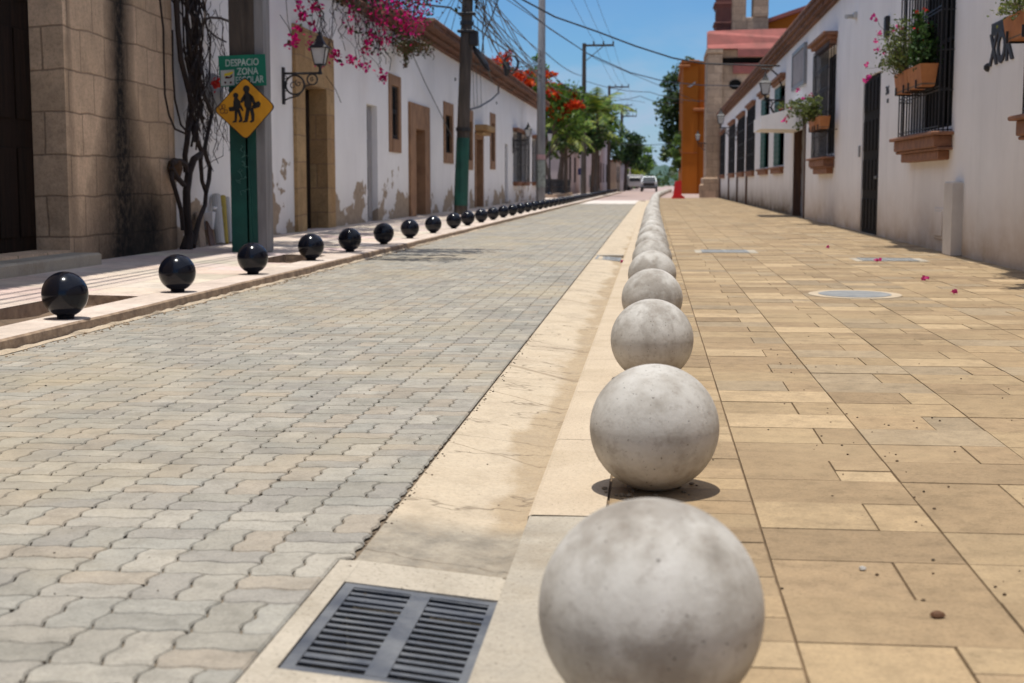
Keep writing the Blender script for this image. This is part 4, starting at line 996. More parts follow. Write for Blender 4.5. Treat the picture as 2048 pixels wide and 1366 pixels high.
mb = MB(); mb.box(P0.x + .012, P1.x - .0, 17.108, 17.3, .1, 2.18, None, .004); mb.box(P0.x, P1.x - .10, 17.085, 17.11, .1, 2.17, None, .006)
mb.prism([(P1.x - .12, 17.085, .1), (P1.x - .055, 17.085, .1), (P1.x - .11, 17.085, 2.17), (P1.x - .125, 17.085, 2.17)], (0, .03, 0)); mb.build('green_paint', M['green_paint'], rt)
mb = MB(); mb.box(P0.x + .012, P1.x - .0, 17.10, 17.30, 2.182, 8.95, None, .006); mb.build('dark_face', M['pole_dark'], rt)
mb = MB(); random.seed(3)                              # scratched scribble
for i in range(9):
    a = on_y(478 + random.uniform(0, 22), 290 + i * 11, 17.08); pts = [a]
    for j in range(6): a = a + Vector((random.uniform(-.05, .055), 0, random.uniform(-.045, .03))); a.x = min(max(a.x, P0.x + .03), P1.x - .14); pts.append(a)
    mb.tube(pts, .0035, 4)
mb.build('scribble', M['chalk'], rt)
# signs on it
t = thing('school_zone_sign', (-5.1, 17.0, 2.4), 'green sign reading DESPACIO ZONA ESCOLAR at the top of the green pole', 'sign', None)
ys_ = 17.03
c4 = [on_y(436, 112, ys_), on_y(530, 108, ys_), on_y(533, 171, ys_), on_y(441, 174, ys_)]
mb = MB(); mb.prism(c4, (0, .012, 0)); mb.build('sheet', M['sign_green'], t)
def sgn_text(txt, px, py, size, m_, xs=.72, ysq=1.02):
    P = on_y(px, py, ys_ - .004); mb = MB()
    text_mb(mb, txt, size, lambda q: (P.x + q.x * xs, P.y - q.z - .002, P.z + q.y * ysq + q.x * .03), .002, .0022); mb.build('lettering', m_, t)
sgn_text('DESPACIO', 484, 125.5, .115, M['sign_white'], .78); sgn_text('ZONA', 495, 143, .115, M['sign_white'], .78); sgn_text('ESCOLAR', 499, 160, .115, M['sign_white'], .72)
sq = [on_y(441, 141, ys_ - .006), on_y(468, 139, ys_ - .006), on_y(469, 170, ys_ - .006), on_y(442, 172, ys_ - .006)]
mb = MB(); mb.prism(sq, (0, .004, 0)); mb.build('sticker', M['sticker'], t)
P = lambda x, y: on_y(x, y, ys_ - .010)
mb = MB(); mb.prism([P(448, 153), P(449, 147), P(456, 145.5), P(466, 142.5), P(466, 146.5), P(459, 151), P(452, 151.5)], (0, .003, 0)); mb.build('yellow_car_print', M['yellow'], t)
mb = MB()
for cx_ in (450.5, 461.5):
    mb.prism([P(cx_ + 2.2 * math.cos(a * .785), 165 + 2.6 * math.sin(a * .785)) for a in range(8)], (0, .003, 0))
mb.prism([P(449, 155), P(453, 152), P(459, 154), P(465, 148), P(464, 154), P(458, 157), P(451, 157)], (0, .003, 0)); mb.build('dark_print', M['maroon'], t)
t = thing('school_crossing_sign', (-5.05, 16.9, 1.8), 'yellow diamond sign with two walking children, in front of the green sign', 'sign')
yd = 16.94; C0 = (489.5, 216)
def dia(k, r=8):
    pts = []; T, Rr, Bt, L = (489, 153), (551, 213), (492, 281), (427, 221)
    cs = [T, Rr, Bt, L]; out = []
    for i, c in enumerate(cs):
        p, n = cs[i - 1], cs[(i + 1) % 4]
        for (q, f) in ((p, .10), (p, .03), (n, .03), (n, .10)):
            w_ = .55 if f == .03 else 1
            out.append((c[0] + (q[0] - c[0]) * f + (0 if f > .05 else (C0[0] - c[0]) * .03), c[1] + (q[1] - c[1]) * f + (0 if f > .05 else (C0[1] - c[1]) * .03)))
    return [(C0[0] + (a - C0[0]) * k, C0[1] + (b__ - C0[1]) * k) for a, b__ in out]
mb = MB(); mb.prism([on_y(a, b__, yd) for a, b__ in dia(1)], (0, .012, 0)); mb.build('border', M['sign_black'], t)
mb = MB(); mb.prism([on_y(a, b__, yd - .004) for a, b__ in dia(.962)], (0, .006, 0)); mb.build('sheet', M['sign_yellow'], t)
Q = lambda pts: [on_y(430 + x / 6.83, 90 + y / 6.83, yd - .008) for x, y in pts]
def circ(cx, cy, rx, ry, n=14): return [(cx + rx * math.cos(6.2832 * i / n), cy + ry * math.sin(6.2832 * i / n)) for i in range(n)]
mb = MB()
for poly in (circ(428, 600, 46, 50), [(405, 640), (452, 640), (500, 685), (500, 840), (470, 880), (425, 870), (400, 830), (395, 740)],
             [(400, 665), (420, 720), (375, 790), (345, 790), (350, 745)], [(480, 670), (520, 700), (555, 790), (540, 830), (510, 800), (485, 740)],
             [(505, 830), (560, 780), (600, 765), (625, 800), (610, 845), (540, 870), (505, 865)],
             [(425, 860), (480, 870), (445, 1050), (375, 1062), (385, 1040), (402, 1030)], [(470, 860), (520, 850), (540, 950), (535, 1040), (495, 1062), (470, 1050), (500, 1020), (490, 950)],
             circ(283, 690, 37, 38), [(262, 725), (310, 725), (345, 770), (350, 830), (325, 900), (268, 900), (250, 850), (250, 780)],
             [(335, 800), (365, 830), (390, 895), (375, 905), (345, 870)], [(262, 840), (262, 905), (195, 905), (185, 850)],
             [(268, 890), (310, 890), (298, 1055), (235, 1062), (245, 1042), (268, 1030)], [(300, 890), (340, 880), (375, 1000), (375, 1045), (330, 1060), (322, 1040), (342, 1010)]):
    mb.prism(Q(poly), (0, .003, 0))
mb.build('children_silhouette', M['sign_black'], t)
mb = MB()
for (cx_, cy_, r_) in ((75, 850, 28), (115, 840, 24), (100, 900, 30), (150, 910, 22)): mb.tube(Q(circ(cx_, cy_, r_, r_ * 1.2, 10) + [(cx_ + r_, cy_)]), .0035, 4)
mb.build('scribble', M['maroon'], t)

rt = thing('utility_pole', (-5.3, 38, .1), 'dark leaning round utility pole with a torn green band, hung with cables', 'utility pole')
B0 = on_y(921, 430, 38.); B1 = on_y(935, 0, 38.); D = (B1 - B0) / (B1.z - B0.z)
mb = MB(); pp = lambda z: B0 + D * (z - B0.z)
mb.tube([pp(.0), pp(3), pp(6), pp(9.5)], [.185, .165, .145, .12], 14); mb.build('shaft', M['pole_dark'], rt)
mb = MB(); mb.tube([pp(.35), pp(2.15)], [.19, .176], 14); mb.build('green_paint', M['green_paint'], rt)
for za, rr in ((2.32, .2), (5.1, .18)): mb = MB(); mb.tube([pp(za), pp(za + .1)], rr, 14); mb.build('steel_band', M['iron'], rt)
for z in (4.9, 5.35, 5.75, 5.95): mb = MB(); c = pp(z); mb.box(c.x - .22, c.x + .24, c.y - .2, c.y + .02, z, z + .07, None, .01); mb.build('cable_clamp', M['iron'], rt)
mb = MB(); c = pp(4.75); mb.box(c.x + .12, c.x + .32, c.y - .15, c.y + .1, 4.55, 4.95, None, .03); mb.build('junction_box', M['iron'], rt)
for z in (5.5, 5.65, 5.85):
    c = pp(z); mb = MB(); mb.lathe((c.x + .26, c.y - .1, z), [(.02, 0), (.06, .02), (.03, .05), (.06, .08), (.02, .10)], 8); mb.build('insulator', M['iron'], rt)
mb = MB(); a = pp(4.45); mb.tube([a + Vector((.2, 0, .1)), a + Vector((.3, 0, -.05)), a + Vector((.52, 0, -.38)), a + Vector((.62, 0, -.55))], [.03, .085, .085, .03], 8); mb.build('cable_splice', M['cable'], rt)

rt = thing('utility_pole', (-5.3, 64.3, .1), 'slender grey utility pole with a pasted poster at its foot', 'utility pole')
B0 = on_y(1081, 403, 64.3); B1 = on_y(1084, 0, 64.3); D = (B1 - B0) / (B1.z - B0.z); pq = lambda z: B0 + D * (z - B0.z)
mb = MB(); mb.tube([pq(0), pq(5), pq(12)], [.205, .185, .13], 12); mb.build('shaft', M['concrete_pole'], rt)
mb = MB(); mb.tube([pq(.75), pq(1.95)], [.212, .21], 12, cap=False); mb.build('poster', mat('torn grey poster', (.36, .40, .36), (.16, .17, .16), 5, .8), rt)
mb = MB(); mb.tube([pq(2.0), pq(2.22)], [.214, .213], 12, cap=False); mb.build('pink_band', mat('faded pink notice', (.50, .30, .30), (.42, .27, .27), 8, .8), rt)
def far_pole(Y, X, h, n, lab, rows=1, arm=2.05):
    r = thing('power_pole', (X, Y, 0), lab, 'power pole')
    mb = MB(); mb.tube([(X, Y, -.1), (X, Y, h)], [.20, .13], 8); mb.build('shaft', M['pole_dark'], r)
    mb = MB()
    for q in range(rows):
        z = h - .15 - q * .75; mb.box(X - .05, X + arm, Y - .06, Y + .06, z - .07, z + .07)
        for k in range(n): mb.tube([(X + .65 + (arm - .7) * k / max(1, n - 1), Y, z), (X + .65 + (arm - .7) * k / max(1, n - 1), Y, z + .28)], .06, 6)
    mb.tube([(X, Y - .08, h - 1.3), (X + arm * .65, Y - .08, h - .2)], .03, 5); mb.build('crossarm', M['pole_dark'], r)
far_pole(100, -5.25, 10.55, 3, 'nearest power pole with a one sided crossarm, rising over the flame tree')
far_pole(150, -5.25, 11.0, 3, 'second power pole with crossarm, seen beyond the flame tree')
far_pole(197, -5.2, 10.9, 4, 'far power pole with two stacked crossarms at the end of the street', 2)
far_pole(245, -6.3, 14.2, 2, 'thin far power pole behind the other ones', 1, 1.6)

# ------------------------------------------------------------------ cables
def cable(pts, r=.012, name='cable', sag=0, label='', grp='overhead cables', seg=14):
    P = [Vector(p) for p in pts]; out = []
    for i in range(len(P) - 1):
        for k in range(seg):
            t_ = k / seg; p = P[i].lerp(P[i + 1], t_); p.z -= sag * 4 * t_ * (1 - t_) * 1.0; out.append(p)
    out.append(P[-1]); mb = MB(); mb.tube(out, r, 5, cap=False); o = mb.build(name, M['cable'], loc=(P[0].x, P[0].y, P[0].z))
    return tag(o, label, 'cable', grp)
random.seed(12)
HV = 'power lines on the crossarms'
for k, x in enumerate((-4.6, -3.95, -3.3)):
    for j, (a, b_, za, zb, s_) in enumerate(((30, 100, 10.9, 10.75, .5), (100, 150, 10.75, 11.1, .4), (150, 197, 11.1, 11.0, .3))):
        cable([(x, a, za), (x, b_, zb)], .011, 'power_line', s_, ['%s thin power line running overhead to the nearest crossarm pole', '%s thin power line between the two crossarm poles', '%s thin power line between the farthest crossarm poles'][j] % ('left', 'middle', 'right')[k], HV, 10)
# crossing cables, left pole line to the right houses
cable([on_y(1020, -14, 40), on_y(1110, 34, 41), on_y(1196, 64, 42.5), on_y(1270, 92, 44), on_y(1345, 116, 45.5), on_y(1405, 127, 46.3), on_y(1490, 130, 46.9), on_y(1560, 132, 47.2)], .026, label='thick dark cable crossing the whole sky to the bracket on the right house', seg=4)
cable([on_y(1000, -22, 50), on_y(1100, 58, 54), on_y(1175, 107, 58), on_y(1260, 145, 62), on_y(1330, 163, 66), on_y(1400, 170, 70), on_y(1480, 172, 75)], .022, label='second cable crossing the sky below the thickest one', seg=4)
cable([pp(6.3), pq(6.9), (-5.2, 100, 8.3)], .022, sag=.25, label='upper telephone cable from the dark leaning pole to the poster pole')
cable([pp(5.9), pq(6.3), (-5.2, 100, 7.2)], .024, sag=.4, label='telephone cable just under the upper one between dark pole and poster pole')
cable([pp(5.5), pq(5.75), (-5.2, 100, 6.7)], .020, sag=.5, label='lowest long telephone cable between dark pole and poster pole')
cable([(-5.2, 100, 8.0), on_y(1300, 184, 98), (3.0, 95, 6.3)], .022, sag=.2, label='cable crossing from the nearest power pole to the church')
cable([(-5.2, 100, 6.9), on_y(1280, 192, 110), (2.0, 127, 8.0)], .022, sag=.3, label='cable crossing from the nearest power pole to the orange building')
cable([(-5.2, 150, 5.2), (2.0, 140, 4.9)], .03, sag=.3, label='low cable crossing far down the street at the tree tops')
for k, (za, zb, x, y, s_) in enumerate(((6.8, 4.55, -5.8, 56, .3), (6.6, 4.6, -5.8, 50, .2), (6.4, 4.62, -5.8, 47, .15), (6.7, 4.6, -5.85, 62, .5), (6.2, 4.6, -5.8, 44, .1))):
    cable([pp(za), (x, y, zb)], .013, sag=s_, label='house cable fanning from the dark leaning pole to the eave, number %s outwards' % ['four', 'three', 'two', 'five', 'one'][k])
cable([(-5.35, -4, 6.4), (-5.1, 17.2, 6.3), pp(6.0)], .020, sag=.12, label='cable running along the left pavement over the school sign pole')
cable([(-4.95, -4, 6.0), (-5.0, 17.2, 5.9), pp(5.7)], .022, sag=.25, label='lower cable along the left pavement above the school sign pole')
cable([(-4.75, -4, 6.6), (-4.9, 17.2, 6.7), pp(6.6)], .016, sag=.2, label='thin outer cable along the left pavement above the school sign pole')
cable([on_y(838, 8, 33), on_y(900, 15, 37), pp(5.62) + Vector((0, -.2, 0))], .026, label='short thick cable from the flowering vine to the dark leaning pole', seg=6)
cable([on_x(818, 92, -5.9), on_x(850, 165, -6.0), on_x(905, 275, -6.12)], .012, label='slack wire slanting down the white wall to a window', seg=6)
cable([on_y(928, 222, 38), on_y(958, 214, 41), on_y(982, 200, 46), on_y(997, 186, 50), on_y(997, 172, 52)], .028, label='looped cable from the dark leaning pole to the eave', seg=4)
cable([on_y(975, -20, 38), on_y(965, 60, 40), on_y(968, 120, 42), on_y(985, 165, 44)], .018, label='loose vertical drop cable right of the dark leaning pole', seg=5)
cable([on_y(1003, -20, 38), on_y(985, 30, 39), on_y(967, 75, 41), on_y(963, 110, 42), on_y(968, 130, 43)], .02, label='crossed drop cable bending left towards the dark pole', seg=5)
cable([on_y(966, 0, 38), on_y(972, 55, 40), on_y(985, 88, 42), on_y(1008, 125, 45), on_y(1018, 140, 46)], .02, label='drop cable curving down to the cable coil', seg=5)
for k in range(9):
    x0 = 945 + k * 5; xe = 985 + k * 15; ye = 105 + k * 10
    cable([on_y(x0, -30, 38), on_y(x0 + 14 + (k % 3) * 8, 28 + (k * 13) % 30, 41), on_y(xe, ye, 50 + k * 2)], random.uniform(.008, .017), sag=.12 * (k % 3), label='thin drop wire %s in the tangle right of the dark leaning pole' % ['one', 'two', 'three', 'four', 'five', 'six', 'seven', 'eight', 'nine'][k], seg=6)
for k, (ya, yb, Yb) in enumerate(((30, 172, 62), (46, 190, 66), (12, 150, 60), (60, 205, 70))):
    cable([on_y(950, ya - 40, 38), on_y(1010 + 8 * k, (ya + yb) / 2 - 22, 50), on_y(1082, yb - 30 - 8 * k, 64)], .012 + .002 * k, label='%s of the four slack wires between the dark pole and the poster pole' % ['second', 'third', 'topmost', 'lowest'][k], seg=6)
for k, (a, b_, Y0_, Y1_) in enumerate(((( 985, -20), (1400, 205), 42, 92), ((930, 95), (1290, 205), 38, 110))):
    cable([on_y(*a, Y0_), on_y((a[0] + b_[0]) / 2, (a[1] + b_[1]) / 2 + 26, (Y0_ + Y1_) / 2), on_y(*b_, Y1_)], .014, label=['thin cable crossing low over the street towards the church', 'thin cable running from the dark pole down the street to the tree tops'][k], seg=8)
for k, (x, y) in enumerate(((884, 60), (900, 72), (860, 64))):
    cable([on_y(925 + 3 * k, -40, 38), on_y(x, y, 40)], .010, label=['thin wire', 'second thin wire', 'third thin wire'][k] + ' left of the dark leaning pole going down to the roof', seg=4)
for k, x in enumerate((946, 953, 961)):
    cable([on_y(x - 6, 40, 38), on_y(x, 150, 41), on_x(x + 2, 215, -6.12)], .010, label=['left', 'middle', 'right'][k] + ' one of the wires hanging down the white wall beside the dark pole', seg=4)
mb = MB()
for k in range(3):
    pts = []
    for i in range(19):
        a = 6.2832 * i / 18; p = on_y(1022 + (17 + k) * math.cos(a + .5) * .9 + 7 * math.sin(a), 128 + 17 * math.sin(a), 46 + .02 * k); pts.append(p)
    mb.tube(pts, .03, 5, cap=False)
tag(mb.build('cable_coil', M['cable'], loc=on_y(1022, 128, 46)), 'black coil of spare cable hanging over the left eave', 'cable coil')
mb = MB(); mb.tube([on_y(1013, 152, 46), on_y(1014, 140, 46), on_y(1016, 124, 46)], [.05, .12, .05], 8); tag(mb.build('splice_case', M['cable'], loc=on_y(1014, 140, 46)), 'black cable splice case under the cable coil', 'splice case')

# ------------------------------------------------------------------ things leaning on the left wall
def lean(name, px, ptop, pbot, r, m_, label, kind='tube', pxt=None):
    a = on_x(px, pbot, -5.95); z0 = .12; y = a.y; zt = on_x(px, ptop, -6.05).z
    t_ = on_x(pxt if pxt else px, ptop, -6.07)
    mb = MB()
    if kind == 'tube': mb.tube([(-5.93, y, z0), (-6.08, t_.y, zt)], r, 12)
    else: mb.prism([(-5.93, y - r, z0), (-5.93, y + r, z0), (-6.10, t_.y + r, zt), (-6.10, t_.y - r, zt)], (-.025, 0, .0))
    return tag(mb.build(name, m_, loc=(-5.93, y, z0)), label, 'pipe' if kind == 'tube' else 'board', 'scrap leaning on the left wall')
lean('pipe', 438, 391, 489, .065, M['pvc'], 'thick grey white pipe leaning on the left wall by the green pole', pxt=433)
lean('pipe', 449, 393, 489, .04, M['ochre'], 'ochre stained pipe beside the thick white pipe', pxt=447)
lean('pipe', 458, 396, 488, .04, M['pvc'], 'thin pale pipe closest to the green pole', pxt=455)
lean('board', 404, 425, 493, .12, M['plank'], 'wide weathered board leaning by the vine trunk', 'b')
lean('board', 423, 442, 491, .10, M['wood_brown'], 'short brown board under the small white box', 'b')
mb = MB(); P = on_x(421, 438, -6.1); mb.box(-6.15, -6.03, P.y - .13, P.y + .13, P.z - .14, P.z + .1, None, .01); mb.tube([(-6.03, P.y - .1, P.z + .15), (-6.03, P.y + .25, P.z + .15)], .02, 6)
tag(mb.build('meter_box', M['white_paint'], loc=(-6.1, P.y, P.z)), 'small white meter box low on the left wall between boards and pipes', 'meter box')
mb = MB(); P = on_x(423, 185, -6.12); mb.lathe((-6.12, P.y, P.z), [(.02, -.30), (.15, -.22), (.17, 0), (.15, .2), (.05, .26)], 14); tag(mb.build('oval_plaque', M['metal_back'], loc=(-6.12, P.y, P.z)), 'grey oval meter on the left wall beside the yellow diamond', 'meter')

# ------------------------------------------------------------------ climbing vine on the left
random.seed(21)
rt = thing('climbing_vine', (-5.95, 18.0, .1), 'leafless twisted climbing vine on the corner of the stone building', 'vine')
def wpath(pts, X=-5.93, j=.02): return [on_x(x, y, X + random.uniform(-j, j)) for x, y in pts]
mb = MB()
mb.tube(wpath([(372, 500), (378, 470), (374, 430), (373, 385), (378, 345), (388, 318), (402, 308)]), [.085, .06, .052, .05, .05, .045, .04], 9)
mb.tube(wpath([(385, 492), (398, 440), (410, 410), (412, 385), (404, 362), (401, 320), (404, 300)]), [.05, .034, .03, .028, .028, .03, .032], 8)
mb.tube(wpath([(412, 385), (418, 360), (420, 335), (414, 318), (409, 300), (415, 270), (424, 228), (412, 200), (402, 170), (396, 130), (392, 90), (386, 40), (380, -30)]), [.030] * 5 + [.026] * 8, 7)
mb.tube(wpath([(404, 305), (396, 285), (388, 262), (384, 230), (378, 190), (382, 140), (376, 90), (374, 30), (372, -30)]), .032, 7, r1=.022)
mb.tube(wpath([(372, 345), (370, 310), (374, 285), (377, 255), (386, 215), (372, 160), (362, 120), (356, 60), (350, -30)]), .035, 6)
mb.tube(wpath([(368, 370), (352, 352), (343, 335), (345, 325), (360, 322), (371, 330)]), .035, 6)
mb.tube(wpath([(343, 335), (344, 360), (353, 388), (362, 420), (366, 460)]), .028, 6)
mb.build('trunk', M['vine'], rt)
mb = MB(); kp = on_x(350, 337, -5.97); mb.lathe((-5.97, kp.y, kp.z), [(.02, -.14), (.07, -.10), (.10, 0), (.08, .09), (.02, .13)], 10); mb.build('knot', mat('rusty bark knot', (.11, .055, .022), (.05, .026, .014), 9, .9, .8, 25), rt)
mb = MB()
for i in range(24):
    x0 = random.gauss(378, 22); x1 = 394 + random.gauss(0, 8); pts = []; n = 9; yb = random.uniform(200, 300)
    for k in range(n):
        t_ = k / (n - 1); pts.append((x0 + (x1 - x0) * t_ + random.uniform(-6, 6) + 9 * math.sin(k * 1.3 + i), -30 + (yb + 30) * t_))
    mb.tube(wpath(pts, -5.93, .09), random.uniform(.006, .017), 5)
mb.tube(wpath([(318, -20), (327, 60), (328, 120), (330, 190), (338, 230), (350, 258), (372, 268)]), .014, 5)
mb.tube(wpath([(345, 60), (346, 140), (350, 200), (362, 250), (380, 270)]), .014, 5)
mb.tube(wpath([(410, 40), (420, 35), (440, 36), (462, 44)]), .018, 5); mb.tube(wpath([(412, 55), (430, 73), (452, 84)]), .012, 5)
mb.build('stems', M['vine'], rt)
mb = MB()
for i in range(70):
    x, y = random.uniform(395, 455), random.uniform(-10, 250); pts = [(x, y)]
    for k in range(5): x += random.uniform(-9, 11); y += random.uniform(5, 28); pts.append((x, y))
    mb.tube(wpath(pts, -6.0, .08), random.uniform(.0025, .006), 4)
mb.tube(wpath([(430, 235), (447, 275), (446, 312), (425, 322), (404, 340)]), .005, 4); mb.tube(wpath([(452, 258), (425, 315)]), .004, 4)
mb.build('twigs', M['vine'], rt)
mb = MB(); pts = []
for (x, y, n) in ((432, 165, 26), (430, 171, 24)): 
    for k in range(n): pts.append(on_x(random.gauss(x, 4), random.gauss(y, 4), -5.6))
mb.leaves(pts, .035, [(.55, .03, .03), (.45, .02, .02), (.6, .08, .05)], asp=.8); mb.build('red_flowers', M['petal'], rt)

# ------------------------------------------------------------------ bougainvillea over the left wall
random.seed(5)
rt = thing('bougainvillea', (-6.1, 28, 4.4), 'magenta bougainvillea spilling over the top of the first white house', 'flowering vine')
MAG = [(.60, .006, .17), (.44, .004, .11), (.70, .02, .26), (.32, .003, .07), (.62, .01, .12)]
GRN = [(.045, .06, .016), (.03, .035, .012), (.065, .075, .02), (.06, .035, .018)]
cl = []                                                # clusters: point, radius, flowers, leaves
def pick(x0, x1, y0, y1, n, Y0, Y1, fl, lf, sp=.13):
    for _ in range(n):
        x = random.uniform(x0, x1); y = random.uniform(y0, y1); Y = random.uniform(Y0, Y1); cl.append((on_y(x, y, Y), sp, fl, lf))
pick(640, 840, -190, -10, 130, 27, 36, 14, 26, .3)
pick(700, 838, -40, 45, 60, 29, 35, 17, 13, .17)
pick(725, 840, 20, 62, 30, 31, 36, 18, 8, .14); pick(690, 770, 40, 95, 22, 29, 31.5, 8, 7, .13); pick(760, 822, 50, 80, 12, 32, 34.2, 6, 16, .15)
pick(640, 720, -10, 40, 14, 27, 29, 8, 6, .12); pick(660, 750, 60, 100, 10, 28, 31, 8, 4, .11)
for (x, y) in ((598, 10), (622, 8), (629, 17), (600, 35), (613, 31), (625, 52), (597, 60), (588, 84), (577, 88), (592, 78), (638, 15), (700, 118), (706, 122), (721, 132), (731, 132), (763, 145), (768, 156), (762, 158), (732, 100), (733, 92), (745, 68), (766, 88), (775, 78), (700, 62), (735, 88), (673, 115), (621, 90), (640, 128), (840, 40), (838, 5), (672, 112), (664, 108)):
    cl.append((on_x(x, y, -5.75), .045, 13, 2))
mbf = MB(); mbl = MB(); mbb = MB(); fp = []; lp = []
for (p, sp, nf, nl) in cl:
    fp += [tuple(p + Vector((random.gauss(0, sp), random.gauss(0, sp), random.gauss(0, sp)))) for _ in range(nf)]
    lp += [tuple(p + Vector((random.gauss(0, sp * 1.2), random.gauss(0, sp * 1.2), random.gauss(0, sp * 1.2)))) for _ in range(nl)]
mbf.leaves(fp, .040, MAG, asp=.75); mbl.leaves(lp, .05, GRN)
for (p, sp, nf, nl) in cl[::3]:
    a = Vector((-6.5, p.y - random.uniform(0, 2), 4.7)); m_ = (a + p) / 2 + Vector((random.uniform(-.1, .3), 0, random.uniform(.3, .9))); 
    pts = [a.lerp(m_, t / 4) for t in range(4)] + [m_.lerp(p, t / 5) for t in range(6)]
    for q in pts[1:-1]: q += Vector((random.uniform(-.05, .05), random.uniform(-.05, .05), random.uniform(-.05, .05)))
    mbb.tube(pts, .014, 4, r1=.004)
for i in range(42):                                     # bare hanging canes in front of the wall
    x = random.uniform(585, 790); y = random.uniform(-20, 10 + (x - 580) * .2); pts = [(x, y)]
    for k in range(6): x += random.uniform(-10, 14); y += random.uniform(6, 24); pts.append((x, y))
    mbb.tube(wpath(pts, -5.85, .15), random.uniform(.004, .009), 4)
for (a, b_) in (((737, 110), (762, 142)), ((560, 30), (585, 78)), ((652, 152), (682, 205))): mbb.tube(wpath([a, ((a[0] + b_[0]) / 2 + 4, (a[1] + b_[1]) / 2), b_], -5.85, .02), .007, 4)
mbb.build('canes', M['vine'], rt); mbl.build('leaves', M['leaf'], rt); mbf.build('flowers', M['petal'], rt)
# unseen sprays added above the frame to cast dappled shade on the slabs
rt2 = rt; mb = MB(); pts = []; br = MB()
for i in range(26):
    y = random.uniform(16.5, 26); p = Vector((-6.2, y, 4.9)); d = Vector((random.uniform(.25, .55), random.uniform(-.25, .25), random.uniform(.10, .35))); path = [p]
    for k in range(8): p = p + d * random.uniform(.5, .8) * .55; d.z -= .05; path.append(p)
    br.tube(path, .016, 4, r1=.004)
    for q in path[3:]: pts += [tuple(q + Vector((random.gauss(0, .13), random.gauss(0, .15), random.gauss(0, .09)))) for _ in range(24)]
for i in range(13):
    y = random.uniform(17.2, 20.2); p = Vector((-6.2, y, 5.0)); d = Vector((.52, random.uniform(-.06, .06), .22)); path = [p]
    for k in range(9): p = p + d * random.uniform(.6, .85); d.z -= .045; d.y += random.uniform(-.04, .04); path.append(p)
    br.tube(path, .015, 4, r1=.004)
    for q in path[2:]: pts += [tuple(q + Vector((random.gauss(0, .16), random.gauss(0, .10), random.gauss(0, .08)))) for _ in range(26)]
mb.leaves(pts, .085, GRN + MAG[:2]); mb.build('dapple_leaves', M['leaf'], rt); br.build('dapple_canes', M['vine'], rt)
# dry plants on the second roof edge
rt = thing('roof_weeds', (-6.1, 34.5, 4.4), 'dry green and brown weeds hanging from the roof edge beside the bougainvillea', 'weeds')
mb = MB(); pts = []
for _ in range(900):
    x = random.triangular(786, 872, 815); y = random.gauss(92, 8) + max(0, (x - 830)) * .15; pts.append(on_x(x, min(y, 118), -5.75 + random.uniform(-.2, .1)))
for _ in range(160): pts.append(on_x(random.gauss(812, 3), random.uniform(90, 135), -5.85))
mb.leaves(pts, .055, [(.09, .10, .03), (.13, .085, .04), (.06, .075, .02), (.15, .06, .03)], asp=.3); mb.build('foliage', M['leaf'], rt)

# ------------------------------------------------------------------ flower boxes
def flower_box(y0, y1, x0, x1, z0, z1, lab):
    r = thing('flower_box', ((x0 + x1) / 2, (y0 + y1) / 2, z0), lab, 'flower box')
    mb = MB(); s_ = .035
    def trough(xa, xb_, ya, yb, za, zb):
        vs = [(xa + s_, ya + s_, za), (xb_ - s_, ya + s_, za), (xb_ - s_, yb - s_, za), (xa + s_, yb - s_, za), (xa, ya, zb), (xb_, ya, zb), (xb_, yb, zb), (xa, yb, zb)]
        w_ = .03
        vs += [(xa + w_, ya + w_, zb), (xb_ - w_, ya + w_, zb), (xb_ - w_, yb - w_, zb), (xa + w_, yb - w_, zb)]
        mb.mesh(vs, [(3, 2, 1, 0), (0, 1, 5, 4), (1, 2, 6, 5), (2, 3, 7, 6), (3, 0, 4, 7), (4, 5, 9, 8), (5, 6, 10, 9), (6, 7, 11, 10), (7, 4, 8, 11)])
    m_ = (y0 + y1) / 2; trough(x0, x1, y0, m_ - .004, z0, z1); trough(x0, x1, m_ + .004, y1, z0 + .0, z1 + .0); mb.build('trough', M['terra'], r)
    mb = MB(); mb.box(x0 + .03, x1 - .03, y0 + .03, m_ - .035, z0 + .02, z1 - .03); mb.box(x0 + .03, x1 - .03, m_ + .035, y1 - .03, z0 + .02, z1 - .03); mb.build('soil', M['dirt'], r)
    for k in (.14, .42, .60, .9):
        mb = MB(); y = y0 + (y1 - y0) * k; mb.box(x0 + .02, x1 + .2, y - .012, y + .012, z0 - .022, z0 - .002); mb.box(x0 - .012, x0 + .012, y - .012, y + .012, z0 - .02, z0 + .10); mb.build('bracket', M['iron'], r)
    return r
flower_box(20.0, 22.2, 3.50, 3.74, 2.26, 2.56, 'long terracotta flower box hung on the middle iron grille of the right house')
flower_box(32.2, 34.6, 3.50, 3.74, 2.15, 2.42, 'smaller looking terracotta flower box hung on the farther grille, above the tan pavement')
flower_box(13.2, 15.35, 3.50, 3.74, 2.38, 2.63, 'terracotta flower box cut off by the right edge of the photo')
